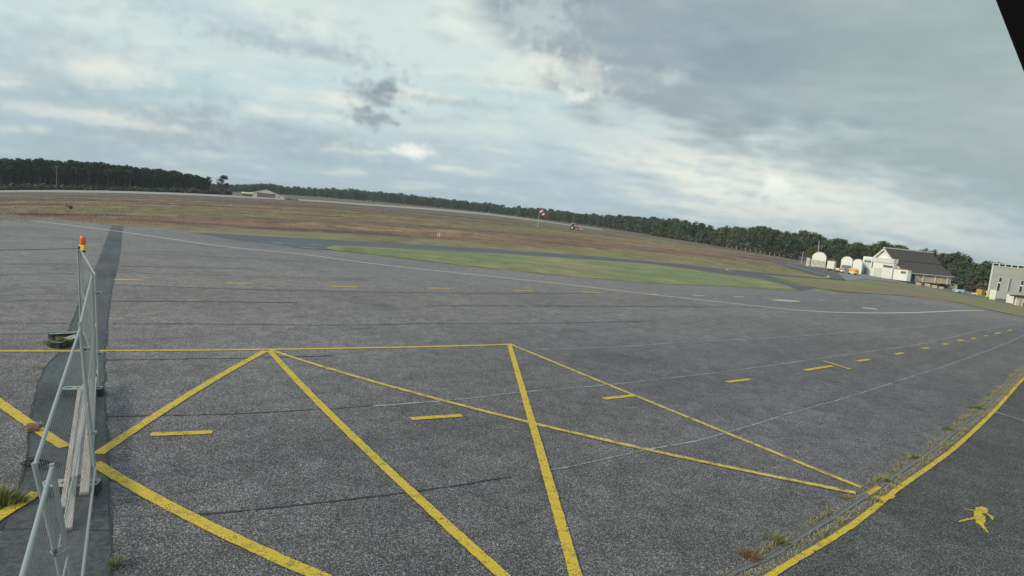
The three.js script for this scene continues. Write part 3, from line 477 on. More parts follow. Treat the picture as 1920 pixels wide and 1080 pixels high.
{ // grass on the island and the verge
  const g = blades(12, 0.3, 0.12, [[1, 1, 1], [0.75, 0.8, 0.7], [1.15, 1.1, 1.0]], 0.9), N = 13000, im = new THREE.InstancedMesh(g, M.blade, N), m4 = new THREE.Matrix4(), q = new THREE.Quaternion(), col = new THREE.Color();
  const up = [[614, 464], [820, 470], [1055, 484], [1340, 512], [1498, 546]], lo = [[614, 468], [690, 477], [880, 500], [1080, 520], [1255, 534], [1360, 537], [1498, 546]];
  const up2 = [[1470, 518.5], [1587, 527.5], [1700, 531.5], [1800, 548.5], [1920, 577]], lo2 = [[1470, 524], [1540, 542], [1700, 555], [1800, 567], [1920, 594]];
  for (let i = 0; i < N; i++) { const fr = i % 4 === 3, isl = fr ? i % 8 === 7 : i % 3 < 2, x = isl ? rr(640, 1490) : rr(1480, 1915), p = at(x, fr ? (isl ? lerpT(lo, x) + rr(-0.7, 0.25) : lerpT(lo2, x) + rr(-0.8, 0.3)) : isl ? mix(lerpT(up, x) + 0.6, lerpT(lo, x) - 0.6, rnd()) : mix(lerpT(up2, x) + 0.6, lerpT(lo2, x) - 0.6, rnd())), s = rr(0.4, 1.2), k = isl ? islandTone(p.x, p.z) : vergeTone(p.x, p.z); m4.compose(V(p.x, p.y + 0.025, p.z), q.setFromAxisAngle(V(0, 1, 0), rr(0, 6.3)), V(s, s, s)); im.setMatrixAt(i, m4); col.setRGB(k[0] * 1.1, k[1] * 1.1, k[2] * 1.05); im.setColorAt(i, col); }
  im.name = 'mown_grass'; im.castShadow = im.receiveShadow = true; scene.add(tag(im, 'short uneven grass on the island and the verge by the apron', 'grass', null, 'stuff'));
}
function lerpT(T, x) { if (x <= T[0][0]) return T[0][1]; for (let i = 1; i < T.length; i++) if (x <= T[i][0]) return mix(T[i - 1][1], T[i][1], (x - T[i - 1][0]) / (T[i][0] - T[i - 1][0])); return T[T.length - 1][1]; }
function sideSign() { const far = at(700, 400); return Math.sign(acrossTaxi(far.x, far.z)); }

// ------------------------------------------------------------------ trees
function foliage(clusters, per, size, cols, K0 = []) { // many small leaf-clump faces around cluster centres
  const P = [], N = [], K = [];
  for (const [cx, cy, cz, r, ry] of clusters) for (let i = 0; i < per; i++) {
    let d = V(rr(-1, 1), rr(-1, 1), rr(-1, 1)).normalize(); const q = r * Math.pow(rnd(), 0.4), c = V(cx + d.x * q, cy + d.y * q * ry, cz + d.z * q);
    const n = d.clone().add(V(rr(-0.7, 0.7), rr(-0.3, 0.9), rr(-0.7, 0.7))).normalize(), u = V(rr(-1, 1), rr(-1, 1), rr(-1, 1)).cross(n).normalize(), w = n.clone().cross(u), s = size * rr(0.6, 1.4);
    const k = cols[Math.floor(rnd() * cols.length)], f = rr(0.8, 1.2);
    for (let t = 0; t < 2; t++) { const A = rr(0, 6.28); for (let v = 0; v < 3; v++) { const an = A + v * 2.094 + rr(-0.4, 0.4), p = c.clone().addScaledVector(u, Math.cos(an) * s).addScaledVector(w, Math.sin(an) * s).addScaledVector(n, rr(-0.25, 0.25) * s); P.push(p.x, p.y, p.z); N.push(n.x, n.y, n.z); K.push(k[0] * f, k[1] * f, k[2] * f); } }
  }
  const g = new THREE.BufferGeometry(); g.setAttribute('position', new THREE.Float32BufferAttribute(P, 3)); g.setAttribute('normal', new THREE.Float32BufferAttribute(N, 3)); g.setAttribute('color', new THREE.Float32BufferAttribute(K, 3)); return g;
}
const PINE = [[0.036, 0.052, 0.030], [0.05, 0.066, 0.036], [0.028, 0.042, 0.028]], PINE2 = [[0.078, 0.105, 0.058], [0.10, 0.128, 0.066], [0.055, 0.078, 0.046]], AUT = [[0.125, 0.098, 0.074], [0.10, 0.084, 0.064], [0.09, 0.088, 0.058]], LIME = [[0.09, 0.11, 0.035], [0.07, 0.09, 0.03]];
// unit trees: height 1
function treeGeo(kind) {
  const cl = [], tall = kind === 'tall', low = kind === 'low', n = tall ? 16 : low ? 20 : 27, cols = kind === 'autumn' ? AUT : kind === 'lime' ? LIME : tall ? PINE : PINE2;
  for (let i = 0; i < n; i++) { const a = rr(0, 6.28), t = rnd(), y = tall ? mix(0.56, 0.92, t) : low ? mix(0.08, 0.86, t) : mix(0.10, 0.90, Math.pow(t, 0.75)); const wide = (tall ? 0.15 : low ? 0.3 : 0.235) * Math.sqrt(1 - Math.pow((y - (tall ? 0.72 : 0.52)) / (tall ? 0.26 : 0.46), 2) * 0.9); const q = wide * Math.sqrt(rnd()); cl.push([Math.cos(a) * q, y, Math.sin(a) * q, (tall ? 0.075 : 0.115) * rr(0.75, 1.2), 0.75]); }
  cl.push([0, tall ? 0.93 : 0.9, 0, tall ? 0.07 : 0.1, 0.8]);
  const crown = foliage(cl, tall ? 46 : 50, tall ? 0.020 : 0.023, cols);
  const tr = [rod(V(0, -0.03, 0), V(rr(-0.02, 0.02), 0.9, rr(-0.02, 0.02)), 0.014, 0.004, 6)]; for (let i = 0; i < 6; i++) { const c = cl[i]; tr.push(rod(V(0, c[1] - 0.12, 0), V(c[0], c[1], c[2]), 0.006, 0.002, 4)); }
  return { crown, trunk: mergeGeometries(tr) };
}
const kinds = {}; for (const k of ['tall', 'round', 'low', 'autumn', 'lime']) kinds[k] = Array.from({ length: k === 'tall' || k === 'round' ? 6 : 3 }, () => treeGeo(k));
function tree(kind, p, h, name, label, category, group, wide = 1) {
  const v = kinds[kind][Math.floor(rnd() * kinds[kind].length)], t = thing(name, label, category, p, rr(0, 6.28), group), w = h * wide * rr(0.92, 1.12); t.scale.set(w, h, w);
  mesh('trunk', v.trunk, M.bark, t); mesh('crown', v.crown, kind === 'tall' ? M.leaf : M.leaves[Math.floor(rnd() * M.leaves.length)], t); return t;
}
const lerpTab = (T, x) => { if (x <= T[0][0]) return T[0][1]; for (let i = 1; i < T.length; i++) if (x <= T[i][0]) return mix(T[i - 1][1], T[i][1], (x - T[i - 1][0]) / (T[i][0] - T[i - 1][0])); return T[T.length - 1][1]; };
{ // tall pine wood on the left
  const top = [[-60, 297], [0, 296], [100, 297], [115, 303], [130, 300], [200, 305], [260, 312], [330, 319], [380, 330], [425, 331]];
  for (let row = 0; row < 3; row++) for (let px = -50; px < 398 - row * 4; px += 10.5) {
    const x = px + rr(-4, 4), d = 385 + row * 14 + rr(-5, 5), p = standing(x, 350, d), h = (onDist(x, lerpTab(top, x), d).y - p.y) * rr(0.92, 1.04);
    tree('tall', p, h, 'pine_tree', 'tall dark pine in the dense wood on the far left', 'tree', 'pines of the dense left wood', 1.05);
  }
  const d = 380, p = standing(418, 350, d); tree('round', p, onDist(418, 327, d).y - p.y, 'pine_tree', 'single round crowned pine at the right end of the left wood', 'tree', null, 1.1);
  // the unseen depth of the wood: closed rows of trunks and crowns behind the front trees
  const deep = mergeGeometries([foliage(Array.from({ length: 20 }, (_, i) => [rr(-0.16, 0.16), mix(0.06, 0.88, i / 20), rr(-0.16, 0.16), 0.11, 1]), 40, 0.03, PINE)]), ND = 330, di = new THREE.InstancedMesh(deep, M.leaf, ND), dm = new THREE.Matrix4(), dq = new THREE.Quaternion();
  for (let i = 0; i < ND; i++) { const x = -60 + (i % 110) * 4.1 + rr(-2, 2), dd = 425 + Math.floor(i / 110) * 22 + rr(-8, 8), b = standing(x, 350, dd), h = (onDist(x, lerpTab(top, x), dd).y - b.y) * rr(0.72, 0.93); dm.compose(b, dq.setFromAxisAngle(V(0, 1, 0), rr(0, 6)), V(h * 0.9, h, h * 0.9)); di.setMatrixAt(i, dm); }
  di.name = 'wood_interior'; di.castShadow = true; scene.add(tag(di, 'dark dense interior of the left pine wood behind its front trees', 'wood', null, 'stuff'));
  // undergrowth below it
  const bush = foliage(Array.from({ length: 9 }, () => [rr(-1, 1), rr(0.2, 0.7), rr(-1, 1), 0.6, 0.7]), 26, 0.17, [...PINE, ...AUT]), N = 170, im = new THREE.InstancedMesh(bush, M.leaf, N), m4 = new THREE.Matrix4(), q = new THREE.Quaternion();
  for (let i = 0; i < N; i++) { const b = standing(-50 + i * 2.8 + rr(-3, 3), 350, 372 + rr(-6, 30)), s = rr(1.6, 3.2); m4.compose(b, q.setFromAxisAngle(V(0, 1, 0), rr(0, 6)), V(s, s * 0.9, s)); im.setMatrixAt(i, m4); }
  im.name = 'wood_undergrowth'; im.castShadow = true; scene.add(tag(im, 'dark low undergrowth along the foot of the left pine wood', 'undergrowth', null, 'stuff'));
}
{ // the far wood across the middle, one mass
  const top = [[330, 338], [440, 345], [500, 343], [560, 351], [615, 353], [690, 356], [790, 367], [840, 374], [915, 380], [955, 386], [1025, 391], [1105, 402], [1190, 404], [1225, 409], [1252, 407], [1340, 420]];
  const dd = [[330, 760], [560, 860], [665, 860], [915, 740], [1130, 540], [1240, 420]];
  const gs = kinds.round.concat(kinds.low).map((v) => { const c = v.trunk.toNonIndexed(), k = new Float32Array(c.attributes.position.count * 3); for (let i = 0; i < k.length; i += 3) { k[i] = 0.085; k[i + 1] = 0.06; k[i + 2] = 0.045; } const t = new THREE.BufferGeometry(); t.setAttribute('position', c.attributes.position); t.setAttribute('normal', c.attributes.normal); t.setAttribute('color', new THREE.BufferAttribute(k, 3)); return mergeGeometries([v.crown, t]); });
  const all = new THREE.Group(); all.name = numbered('far_wood'); scene.add(tag(all, 'distant wood of dark trees along the horizon across the middle', 'wood', null, 'stuff'));
  const lists = gs.map(() => []);
  for (let row = 0; row < 4; row++) for (let px = 330; px < 1245; px += 5.2) { const x = px + rr(-2.5, 2.5), d = lerpTab(dd, x) + row * 16 + rr(-6, 6), p = standing(x, 400, d), h = Math.max(3, (onDist(x, lerpTab(top, x) + 4.5 * n2(x * 0.045, row) + 2.5 * n2(x * 0.17, row), d).y - p.y)) * rr(row ? 0.88 : 0.72, 1.03); lists[Math.floor(rnd() * gs.length)].push([p, h]); }
  const m4 = new THREE.Matrix4(), q = new THREE.Quaternion();
  lists.forEach((l, k) => { const im = new THREE.InstancedMesh(gs[k], M.leaf, l.length); l.forEach(([p, h], i) => { const w = h * rr(0.9, 1.25); m4.compose(p, q.setFromAxisAngle(V(0, 1, 0), rr(0, 6.28)), V(w, h, w)); im.setMatrixAt(i, m4); const u = rr(0.65, 1.4); im.setColorAt(i, new THREE.Color(u * rr(0.92, 1.1), u, u * rr(0.9, 1.05))); }); im.name = 'tree_mass'; im.castShadow = true; im.userData.kind = 'stuff'; all.add(im); });
}
{ // nearer wood on the right
  const top = [[1225, 409], [1252, 406], [1280, 410], [1305, 416], [1340, 424], [1383, 421], [1400, 428], [1412, 420], [1447, 426], [1467, 427], [1480, 436], [1498, 431], [1517, 430], [1535, 438], [1548, 438], [1560, 445], [1573, 445], [1590, 450], [1613, 446], [1622, 449], [1633, 462], [1645, 455], [1658, 447], [1675, 451], [1700, 455], [1710, 466], [1718, 474], [1727, 467], [1750, 464], [1783, 472], [1808, 473], [1818, 478], [1830, 482], [1845, 492], [1857, 486], [1883, 493], [1908, 497], [1960, 505]];
  const dd = [[1225, 380], [1360, 320], [1490, 265], [1600, 235], [1750, 225], [1960, 215]];
  for (let row = 0; row < 3; row++) for (let px = 1225 + row * 5; px < 1965; px += 16) {
    const x = px + rr(-4, 4), d = lerpTab(dd, x) + row * 12 + rr(-4, 4), p = standing(x, 450, d), h = (onDist(x, lerpTab(top, x), d).y - p.y) * (row === 0 ? rr(0.6, 0.98) : rr(0.86, 1.05));
    tree(rnd() < 0.75 ? 'round' : 'low', p, h, 'broad_pine', 'dark green broad pine in the right wood behind the hangars and heath', 'tree', 'pines of the right wood', 0.95);
  }
  let k = 0; for (let px = 1235; px < 1900; px += 20) { const x = px + rr(-6, 6), d = lerpTab(dd, x) - 8 + rr(-4, 4), p = standing(x, 450, d); const u = rnd(); tree(u < 0.4 ? 'autumn' : 'low', p, rr(3.5, 7.5), 'shrub', u < 0.4 ? 'bare brownish small tree at the front edge of the right wood' : 'low green bushy tree at the front edge of the right wood', 'tree', u < 0.4 ? 'brown trees fronting the right wood' : 'bushy trees fronting the right wood', 0.9); }
  const deep = mergeGeometries([foliage(Array.from({ length: 22 }, (_, i) => [rr(-0.2, 0.2), mix(0.04, 0.86, i / 22), rr(-0.2, 0.2), 0.13, 1]), 40, 0.034, PINE2)]), ND = 330, di = new THREE.InstancedMesh(deep, M.leaf, ND), dm = new THREE.Matrix4(), dq = new THREE.Quaternion();
  for (let i = 0; i < ND; i++) { const x = 1225 + (i % 110) * 6.7 + rr(-4, 4), d = lerpTab(dd, x) + 32 + Math.floor(i / 110) * 14 + rr(-5, 5), b = standing(x, 450, d), h = (onDist(x, lerpTab(top, x), d).y - b.y) * rr(0.7, 0.95); dm.compose(b, dq.setFromAxisAngle(V(0, 1, 0), rr(0, 6)), V(h * 0.8, h, h * 0.8)); di.setMatrixAt(i, dm); const u = rr(0.5, 1.1); di.setColorAt(i, new THREE.Color(u, u, u)); }
  di.name = 'wood_interior'; di.castShadow = true; scene.add(tag(di, 'dense interior of the right wood behind its front pines', 'wood', null, 'stuff'));
  const ub = foliage(Array.from({ length: 9 }, () => [rr(-1, 1), rr(0.2, 0.9), rr(-1, 1), 0.6, 0.8]), 28, 0.17, [...PINE2, ...AUT, ...AUT]), NU = 300, ui = new THREE.InstancedMesh(ub, M.leaf, NU);
  for (let i = 0; i < NU; i++) { const x = 1225 + i * 2.5 + rr(-3, 3), b = standing(x, 450, lerpTab(dd, x) - 5 + rr(-4, 26)), w = rr(1.3, 2.9); dm.compose(b, dq.setFromAxisAngle(V(0, 1, 0), rr(0, 6)), V(w, w * rr(0.8, 1.3), w)); ui.setMatrixAt(i, dm); const u = rr(0.6, 1.25); ui.setColorAt(i, new THREE.Color(u, u, u)); }
  ui.name = 'wood_undergrowth'; ui.castShadow = true; scene.add(tag(ui, 'brown and green undergrowth along the foot of the right wood', 'undergrowth', null, 'stuff'));
  const lp = standing(1522, 470, 240); tree('lime', lp, onDist(1522, 461, 240).y - lp.y, 'yellow_green_tree', 'yellow-green small tree just left of the largest white arched shelter', 'tree', null, 0.9);
}

// ------------------------------------------------------------------ temporary fence on the left
const topAt = (px, py, base) => onDist(px, py, dist(base));
const B0 = at(152, 640), B1 = at(186, 730), B2 = at(174, 905), B3 = at(147, 1224), Bm = at(-420, 652);
const T0 = topAt(146, 463, B0), T0b = topAt(151, 466, B0), T1 = topAt(179, 513, B1), T2 = topAt(150, 604, B2), T3 = topAt(64, 868, B3), T3b = topAt(97, 870, B3), Tm = hitY(-420, 474, T0.y);
const B3b = at(156, 1224); const T4 = hitY(-30, 1330, T3.y), B4 = V(T4.x + 0.08, 0, T4.z - 0.05);
if (0) console.log('fence', [B0, B1, B2, B3].map((p) => dist(p).toFixed(2)), [T0, T1, T2, T3].map((p) => p.y.toFixed(2)), B0.distanceTo(B1).toFixed(2), B1.distanceTo(B2).toFixed(2), B2.distanceTo(B3).toFixed(2), B3.distanceTo(B4).toFixed(2));
function panel(label, b0, t0, b1, t1, meshed = true) {
  const o = V((b0.x + b1.x) / 2, 0, (b0.z + b1.z) / 2), L = (p) => p.clone().sub(o), g = thing('temporary_fence', label, 'fence panel', o, 0, 'temporary fence panels along the dark trench');
  const a0 = L(b0), a1 = L(b1), c0 = L(t0), c1 = L(t1), R = 0.02; a0.y = a1.y = 0.1; const lift = (p, q, t) => p.clone().lerp(q, t);
  const e = 0.0;
  mesh('post', rod(V(a0.x, 0.03, a0.z), c0, R * 0.9, R * 0.9, 12), M.galv, g); mesh('post', rod(V(a1.x, 0.03, a1.z), c1, R * 0.9, R * 0.9, 12), M.galv, g);
  const q0 = lift(a0, c0, 0.985), q1 = lift(a1, c1, 0.985), m0 = lift(a0, c0, 0.5), m1 = lift(a1, c1, 0.5), w0 = lift(a0, c0, 0.06), w1 = lift(a1, c1, 0.06);
  mesh('top_rail', rod(q0, q1, 0.015, 0.015, 12), M.galv, g); mesh('bottom_rail', rod(w0, w1, 0.0135, 0.0135, 12), M.galv, g); mesh('middle_rail', rod(m0, m1, 0.008, 0.008, 8), M.galv, g);
  if (meshed) { const ws = [], n = 44; for (let i = 1; i < n; i++) { const t = i / n; ws.push(rod(w0.clone().lerp(w1, t), q0.clone().lerp(q1, t), 0.0015, 0.0015, 4)); } const m = mesh('wire_mesh', ws, M.wire, g); m.userData.kind = 'stuff'; }
  return g;
}
panel('mesh fence panel running off the left frame edge from the beacon post', Bm, Tm, B0, T0, false);
panel('farthest leaning mesh fence panel from the beacon post to the right', B0.clone().add(V(0.07, 0, 0)), T0b, B1, T1);
panel('mesh fence panel above the loose planks in the middle of the zigzag', B1.clone().add(V(-0.02, 0, 0.06)), T1.clone().add(V(-0.02, -0.01, 0.06)), B2, T2);
panel('near mesh fence panel ending at the left of the two open topped posts', B2.clone().add(V(0.06, 0, 0.03)), T2.clone().add(V(0.03, -0.03, 0.04)), B3, T3);
panel('nearest mesh fence panel running out of the lower left corner', B3b, T3b, B4, T4);
{ // wire tie round the two near posts
  const a = B3.clone().lerp(T3, 0.56), b = B3b.clone().lerp(T3b, 0.56); a.y = T3.y * 0.56; b.y = T3b.y * 0.56;
  const c = a.clone().lerp(b, 0.5), g = thing('post_clamp', 'bent wire clamp tying the two near fence posts together', 'clamp', c), d = b.clone().sub(a); const P = []; for (let i = 0; i <= 24; i++) { const t = i / 24 * 6.283; P.push(V(d.x * 0.72 * Math.cos(t) - d.z * 0.3 * Math.sin(t), 0.008 * Math.sin(3 * t), d.z * 0.72 * Math.cos(t) + 0.05 * Math.sin(t))); }
  mesh('loop', new THREE.TubeGeometry(new THREE.CatmullRomCurve3(P, true), 48, 0.006, 8, true), M.galv, g); mesh('bolt', [cyl(0.012, 0.012, 0.05, 0, -0.02, 0.05, 8)], M.rubber, g);
}
for (const [t, b, lab, dx] of [[T1, B1, 'upper', 0.03], [T2, B2, 'nearest', 0.03]]) for (const f of [0.32, 0.84]) { const p = b.clone().lerp(t, f); p.y = t.y * f; const g = thing('fence_coupler', `${f > 0.5 ? 'upper' : 'lower'} bolted coupler on the ${lab === 'upper' ? 'far bent' : 'middle'} pair of fence posts`, 'coupler', p, 0.6); mesh('saddle', [rb(0.105, 0.035, 0.05, dx, -0.02, 0, 0.008)], M.wire, g); mesh('bolt', [new THREE.CylinderGeometry(0.008, 0.008, 0.09, 8).rotateX(Math.PI / 2).translate(dx, 0, 0.01), new THREE.CylinderGeometry(0.014, 0.014, 0.012, 6).rotateX(Math.PI / 2).translate(dx, 0, 0.055)], M.rubber, g); }
{ // loose cable by the open posts
  const c = hitY(66, 876, 0.03), g = thing('cable_tangle', 'tangle of black cable on the ground behind the open topped posts', 'cable', c); const P = []; for (let i = 0; i < 60; i++) { const a = i * 0.47, r = 0.09 + 0.07 * n2(i * 0.31, 4, 2) + 0.03 * Math.sin(i * 1.7); P.push(V(Math.cos(a) * r * 1.3, 0.03 + 0.05 * (n2(i * 0.2, 9, 1) + 0.5), Math.sin(a) * r)); } mesh('cable', new THREE.TubeGeometry(new THREE.CatmullRomCurve3(P), 260, 0.006, 6), M.rubber, g);
}
// concrete feet with sockets
function foot(px0, py0, px1, py1, label, dd = 0.21) {
  const a = hitY(px0, py0, 0.15), b = hitY(px1, py1, 0.15), L = a.distanceTo(b), c = a.clone().lerp(b, 0.5);
  const s = new THREE.Shape(); const w = L / 2, d = dd / 2, ch = 0.035; s.moveTo(-w + ch, -d); s.lineTo(w - ch, -d); s.lineTo(w, -d + ch); s.lineTo(w, d - ch); s.lineTo(w - ch, d); s.lineTo(-w + ch, d); s.lineTo(-w, d - ch); s.lineTo(-w, -d + ch); s.closePath();
  for (const [hx, hw] of [[-0.36, 0.055], [0.36, 0.055], [-0.12, 0.024], [0.12, 0.024]]) { const h = new THREE.Path(); h.moveTo(hx * L - hw, -0.022); h.lineTo(hx * L + hw, -0.022); h.lineTo(hx * L + hw, 0.022); h.lineTo(hx * L - hw, 0.022); h.closePath(); s.holes.push(h); }
  const g = new THREE.ExtrudeGeometry(s, { depth: 0.10, bevelEnabled: true, bevelSize: 0.008, bevelThickness: 0.012, bevelSegments: 2, curveSegments: 4 }).rotateX(-Math.PI / 2).translate(0, 0.012, 0);
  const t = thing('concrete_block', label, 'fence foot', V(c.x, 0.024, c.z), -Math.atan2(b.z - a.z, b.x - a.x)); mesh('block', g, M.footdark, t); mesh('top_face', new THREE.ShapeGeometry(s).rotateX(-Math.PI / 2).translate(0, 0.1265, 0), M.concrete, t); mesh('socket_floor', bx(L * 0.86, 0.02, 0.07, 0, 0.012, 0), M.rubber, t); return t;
}
foot(92, 625, 150, 622, 'concrete fence foot lying level at the far beacon post');
foot(104, 642, 150, 627, 'concrete fence foot set askew behind the round green weed');
foot(118, 727, 192, 727, 'concrete fence foot under the far end of the loose planks');
foot(78, 906, 186, 904, 'nearest concrete fence foot under the near end of the planks');
// loose planks
function plank(px0, py0, px1, py1, w, y0, y1, m, label) { const a = hitY(px0, py0, y0), b = hitY(px1, py1, y1), c = a.clone().lerp(b, 0.5), L = a.distanceTo(b); const t = mesh('plank', new RoundedBoxGeometry(w, 0.035, L, 2, 0.006), m); t.position.copy(c); t.lookAt(b); const uv = t.geometry.attributes.uv, p = t.geometry.attributes.position; for (let i = 0; i < uv.count; i++) uv.setXY(i, p.getX(i) * 2 + (p.getY(i)) * 3, p.getZ(i) * 0.5); tag(t, label, 'plank', 'loose planks lying on the fence feet'); return t; }
plank(176, 708, 158, 925, 0.085, 0.25, 0.215, M.woodPink, 'rightmost pinkish plank lying along the fence on two feet');
plank(169, 713, 148, 892, 0.075, 0.20, 0.175, M.wood, 'grey plank second from the right in the stack along the fence');
plank(159, 722, 137, 896, 0.085, 0.225, 0.20, M.wood, 'broad grey plank in the middle of the stack along the fence');
plank(149, 732, 118, 952, 0.05, 0.24, 0.20, M.woodPink, 'narrow leftmost plank lying along the fence');
plank(140, 878, 128, 992, 0.07, 0.205, 0.05, M.wood, 'short broken grey plank at the near end of the stack');
{ // block of split wood on the yellow line
  const p = at(64, 812), t = thing('wood_block', 'broken brown chunk of wood on the yellow line left of the fence', 'wood block', V(p.x, 0.024, p.z), 0.2);
  mesh('chunk', [new RoundedBoxGeometry(0.17, 0.075, 0.08, 2, 0.012).translate(0, 0.08, 0), new RoundedBoxGeometry(0.13, 0.07, 0.07, 2, 0.012).rotateY(0.3).translate(-0.01, 0.036, 0.01)], M.woodBrown, t);
  mesh('splinter', [new THREE.ConeGeometry(0.018, 0.07, 5).rotateZ(0.4).translate(0.07, 0.13, -0.02), new THREE.ConeGeometry(0.014, 0.05, 5).translate(0.03, 0.13, -0.02)], M.wood, t);
}
{ // warning beacon on the far post
  const b = onDist(155, 470, dist(B0) - 0.05), k = dist(B0) / F, t = thing('warning_beacon', 'orange warning lamp with yellow battery case on the far fence post', 'warning lamp', b);
  const top = new THREE.LatheGeometry([[0.0, 0.33], [0.03, 0.328], [0.05, 0.31], [0.058, 0.27], [0.06, 0.2], [0.058, 0.15], [0.05, 0.13]].map((p) => new THREE.Vector2(...p)), 24);
  mesh('lens', top, new THREE.MeshPhysicalMaterial({ color: new THREE.Color().setRGB(0.85, 0.16, 0.02), roughness: 0.25, clearcoat: 0.6 }), t);
  const rib = []; for (let i = 0; i < 4; i++) rib.push(new THREE.TorusGeometry(0.0595, 0.003, 6, 24).rotateX(Math.PI / 2).translate(0, 0.17 + i * 0.03, 0)); mesh('lens_ring', rib, mat([0.8, 0.12, 0.02], { roughness: 0.3 }), t);
  mesh('battery_case', [rb(0.13, 0.13, 0.1, 0, 0, 0, 0.02, 3)], mat([0.78, 0.62, 0.06], { roughness: 0.5 }), t); mesh('handle', [rb(0.035, 0.07, 0.012, -0.045, 0.03, 0.052, 0.004)], M.rubber, t); mesh('foot_ring', cyl(0.052, 0.045, 0.03, 0.012, -0.03, 0), M.black, t);
  mesh('bracket', [bx(0.02, 0.12, 0.02, -0.06, -0.08, -0.02)], M.galv, t);
}
{ // dark arm of the camera mount close by
  const a = onDist(1837, -199, 0.7), b = onDist(2022, 265, 0.7), side = 24 * 0.7 / F; const t = thing('mounting_arm', 'black mounting arm crossing the upper right corner of the picture', 'bracket', V(0, 0, 0));
  mesh('arm', rod(a, b, 0.0158, 0.0158, 24), new THREE.MeshPhysicalMaterial({ color: new THREE.Color().setRGB(0.004, 0.004, 0.005), roughness: 0.9, specularIntensity: 0.15 }), t); mesh('seam', rod(a.clone().add(V(-0.006, 0, 0.0152)), b.clone().add(V(-0.006, 0, 0.0152)), 0.002, 0.002, 8), mat([0.015, 0.015, 0.016]), t);
}

// ------------------------------------------------------------------ things out on the airfield
{ // windsock
  const p = at(1008, 426), d = dist(p), top = onDist(1011.5, 391.5, d), H = top.y - p.y, t = thing('windsock', 'red and white windsock drooping from its thin mast', 'windsock', p), R = 0.38;
  mesh('mast', rod(V(0, 0, 0), V(0.05, H + 0.1, 0), 0.06, 0.045, 10), mat([0.55, 0.56, 0.55]), t); mesh('ring', new THREE.TorusGeometry(0.4, 0.03, 8, 24).rotateY(0.9).translate(0.35, H - 0.05, 0), M.galv, t);
  const tip = onDist(1021.5, 406, d).sub(p), a = V(0.2, H, 0), N = 5; for (let i = 0; i < N; i++) { const s = a.clone().lerp(tip, i / N), e = a.clone().lerp(tip, (i + 1) / N); mesh('sock_band', rod(s, e, 0.62 - 0.05 * i, 0.62 - 0.05 * (i + 1), 16), i % 2 ? mat([0.85, 0.8, 0.8]) : mat([0.40, 0.03, 0.04]), t); }
}
{ // tractor
  const p = at(1076, 431), d = dist(p), s = 22 * d / F / 4.6, t = thing('tractor', 'red tractor with white cab and mower working at the heath edge', 'tractor', p, -0.25); t.scale.setScalar(s);
  mesh('bonnet', [rb(1.5, 0.75, 0.8, 0.9, 0.8, 0, 0.12)], mat([0.34, 0.10, 0.06], { roughness: 0.6 }), t);
  const cab = mesh('cab', [bx(1.15, 0.5, 1.2, -0.45, 0.9, 0), bx(1.3, 0.12, 1.35, -0.45, 2.35, 0), ...[[-1, -1], [-1, 1], [1, -1], [1, 1]].map(([a, b]) => bx(0.09, 1, 0.09, -0.45 + a * 0.52, 1.38, b * 0.54))], mat([0.72, 0.68, 0.62]), t); mesh('cab_glass', [bx(0.96, 0.9, 0.98, -0.45, 1.42, 0)], M.glass, cab);
  for (const [x, r, w] of [[-0.6, 0.8, 0.42], [1.3, 0.5, 0.3]]) for (const z of [-0.72, 0.72]) { const wh = mesh('wheel', new THREE.CylinderGeometry(r, r, w, 22).rotateX(Math.PI / 2).translate(x, r, z), M.rubber, t); mesh('rim', new THREE.CylinderGeometry(r * 0.5, r * 0.5, w + 0.06, 16).rotateX(Math.PI / 2).translate(x, r, z), mat([0.6, 0.5, 0.4]), wh); }
  mesh('mower_deck', [rb(1.7, 0.4, 1.9, 2.9, 0.35, 0, 0.08), bx(0.8, 0.15, 0.2, 1.9, 0.5, 0)], mat([0.55, 0.32, 0.24]), t); mesh('exhaust', cyl(0.05, 0.05, 0.9, 0.9, 1.5, 0.25), M.rubber, t);
}
{ const p = at(822, 447), d = dist(p), k = d / F, t = thing('marker_board', 'small white and red marker board standing in the heath', 'sign', p, 0.1); mesh('board', [bx(4.6 * k, 6 * k, 0.05, 0, 4 * k, 0)], mat([0.72, 0.68, 0.66]), t); mesh('red_stripe', [bx(1.5 * k, 4.6 * k, 0.06, -0.4 * k, 4.6 * k, 0)], mat([0.35, 0.08, 0.07]), t); mesh('leg', bx(0.06, 4 * k, 0.06, -1.6 * k, 0, 0), M.galv, t); mesh('leg', bx(0.06, 4 * k, 0.06, 1.6 * k, 0, 0), M.galv, t); }
{ const p = at(131, 395), t = thing('heath_bush', 'dark brown bush standing alone in the heath on the left', 'bush', p); mesh('branches', foliage(Array.from({ length: 8 }, () => [rr(-0.45, 0.45), rr(0.2, 0.9), rr(-0.4, 0.4), 0.34, 0.9]), 60, 0.06, [[0.14, 0.10, 0.06], [0.18, 0.12, 0.07], [0.10, 0.075, 0.05]]), M.leaf, t); t.scale.setScalar(8.5 * dist(p) / F); }
{ const d = 372, p = standing(106, 350, d), h = onDist(106, 312, d).y - p.y, t = thing('light_mast', 'slim pale mast standing before the left pine wood', 'mast', p); mesh('pole', rod(V(0, 0, 0), V(0, h, 0), 0.16, 0.10, 10), mat([0.20, 0.19, 0.18]), t); mesh('crossarm', bx(1.4, 0.12, 0.12, -0.5, h, 0), mat([0.2, 0.19, 0.18]), t); }
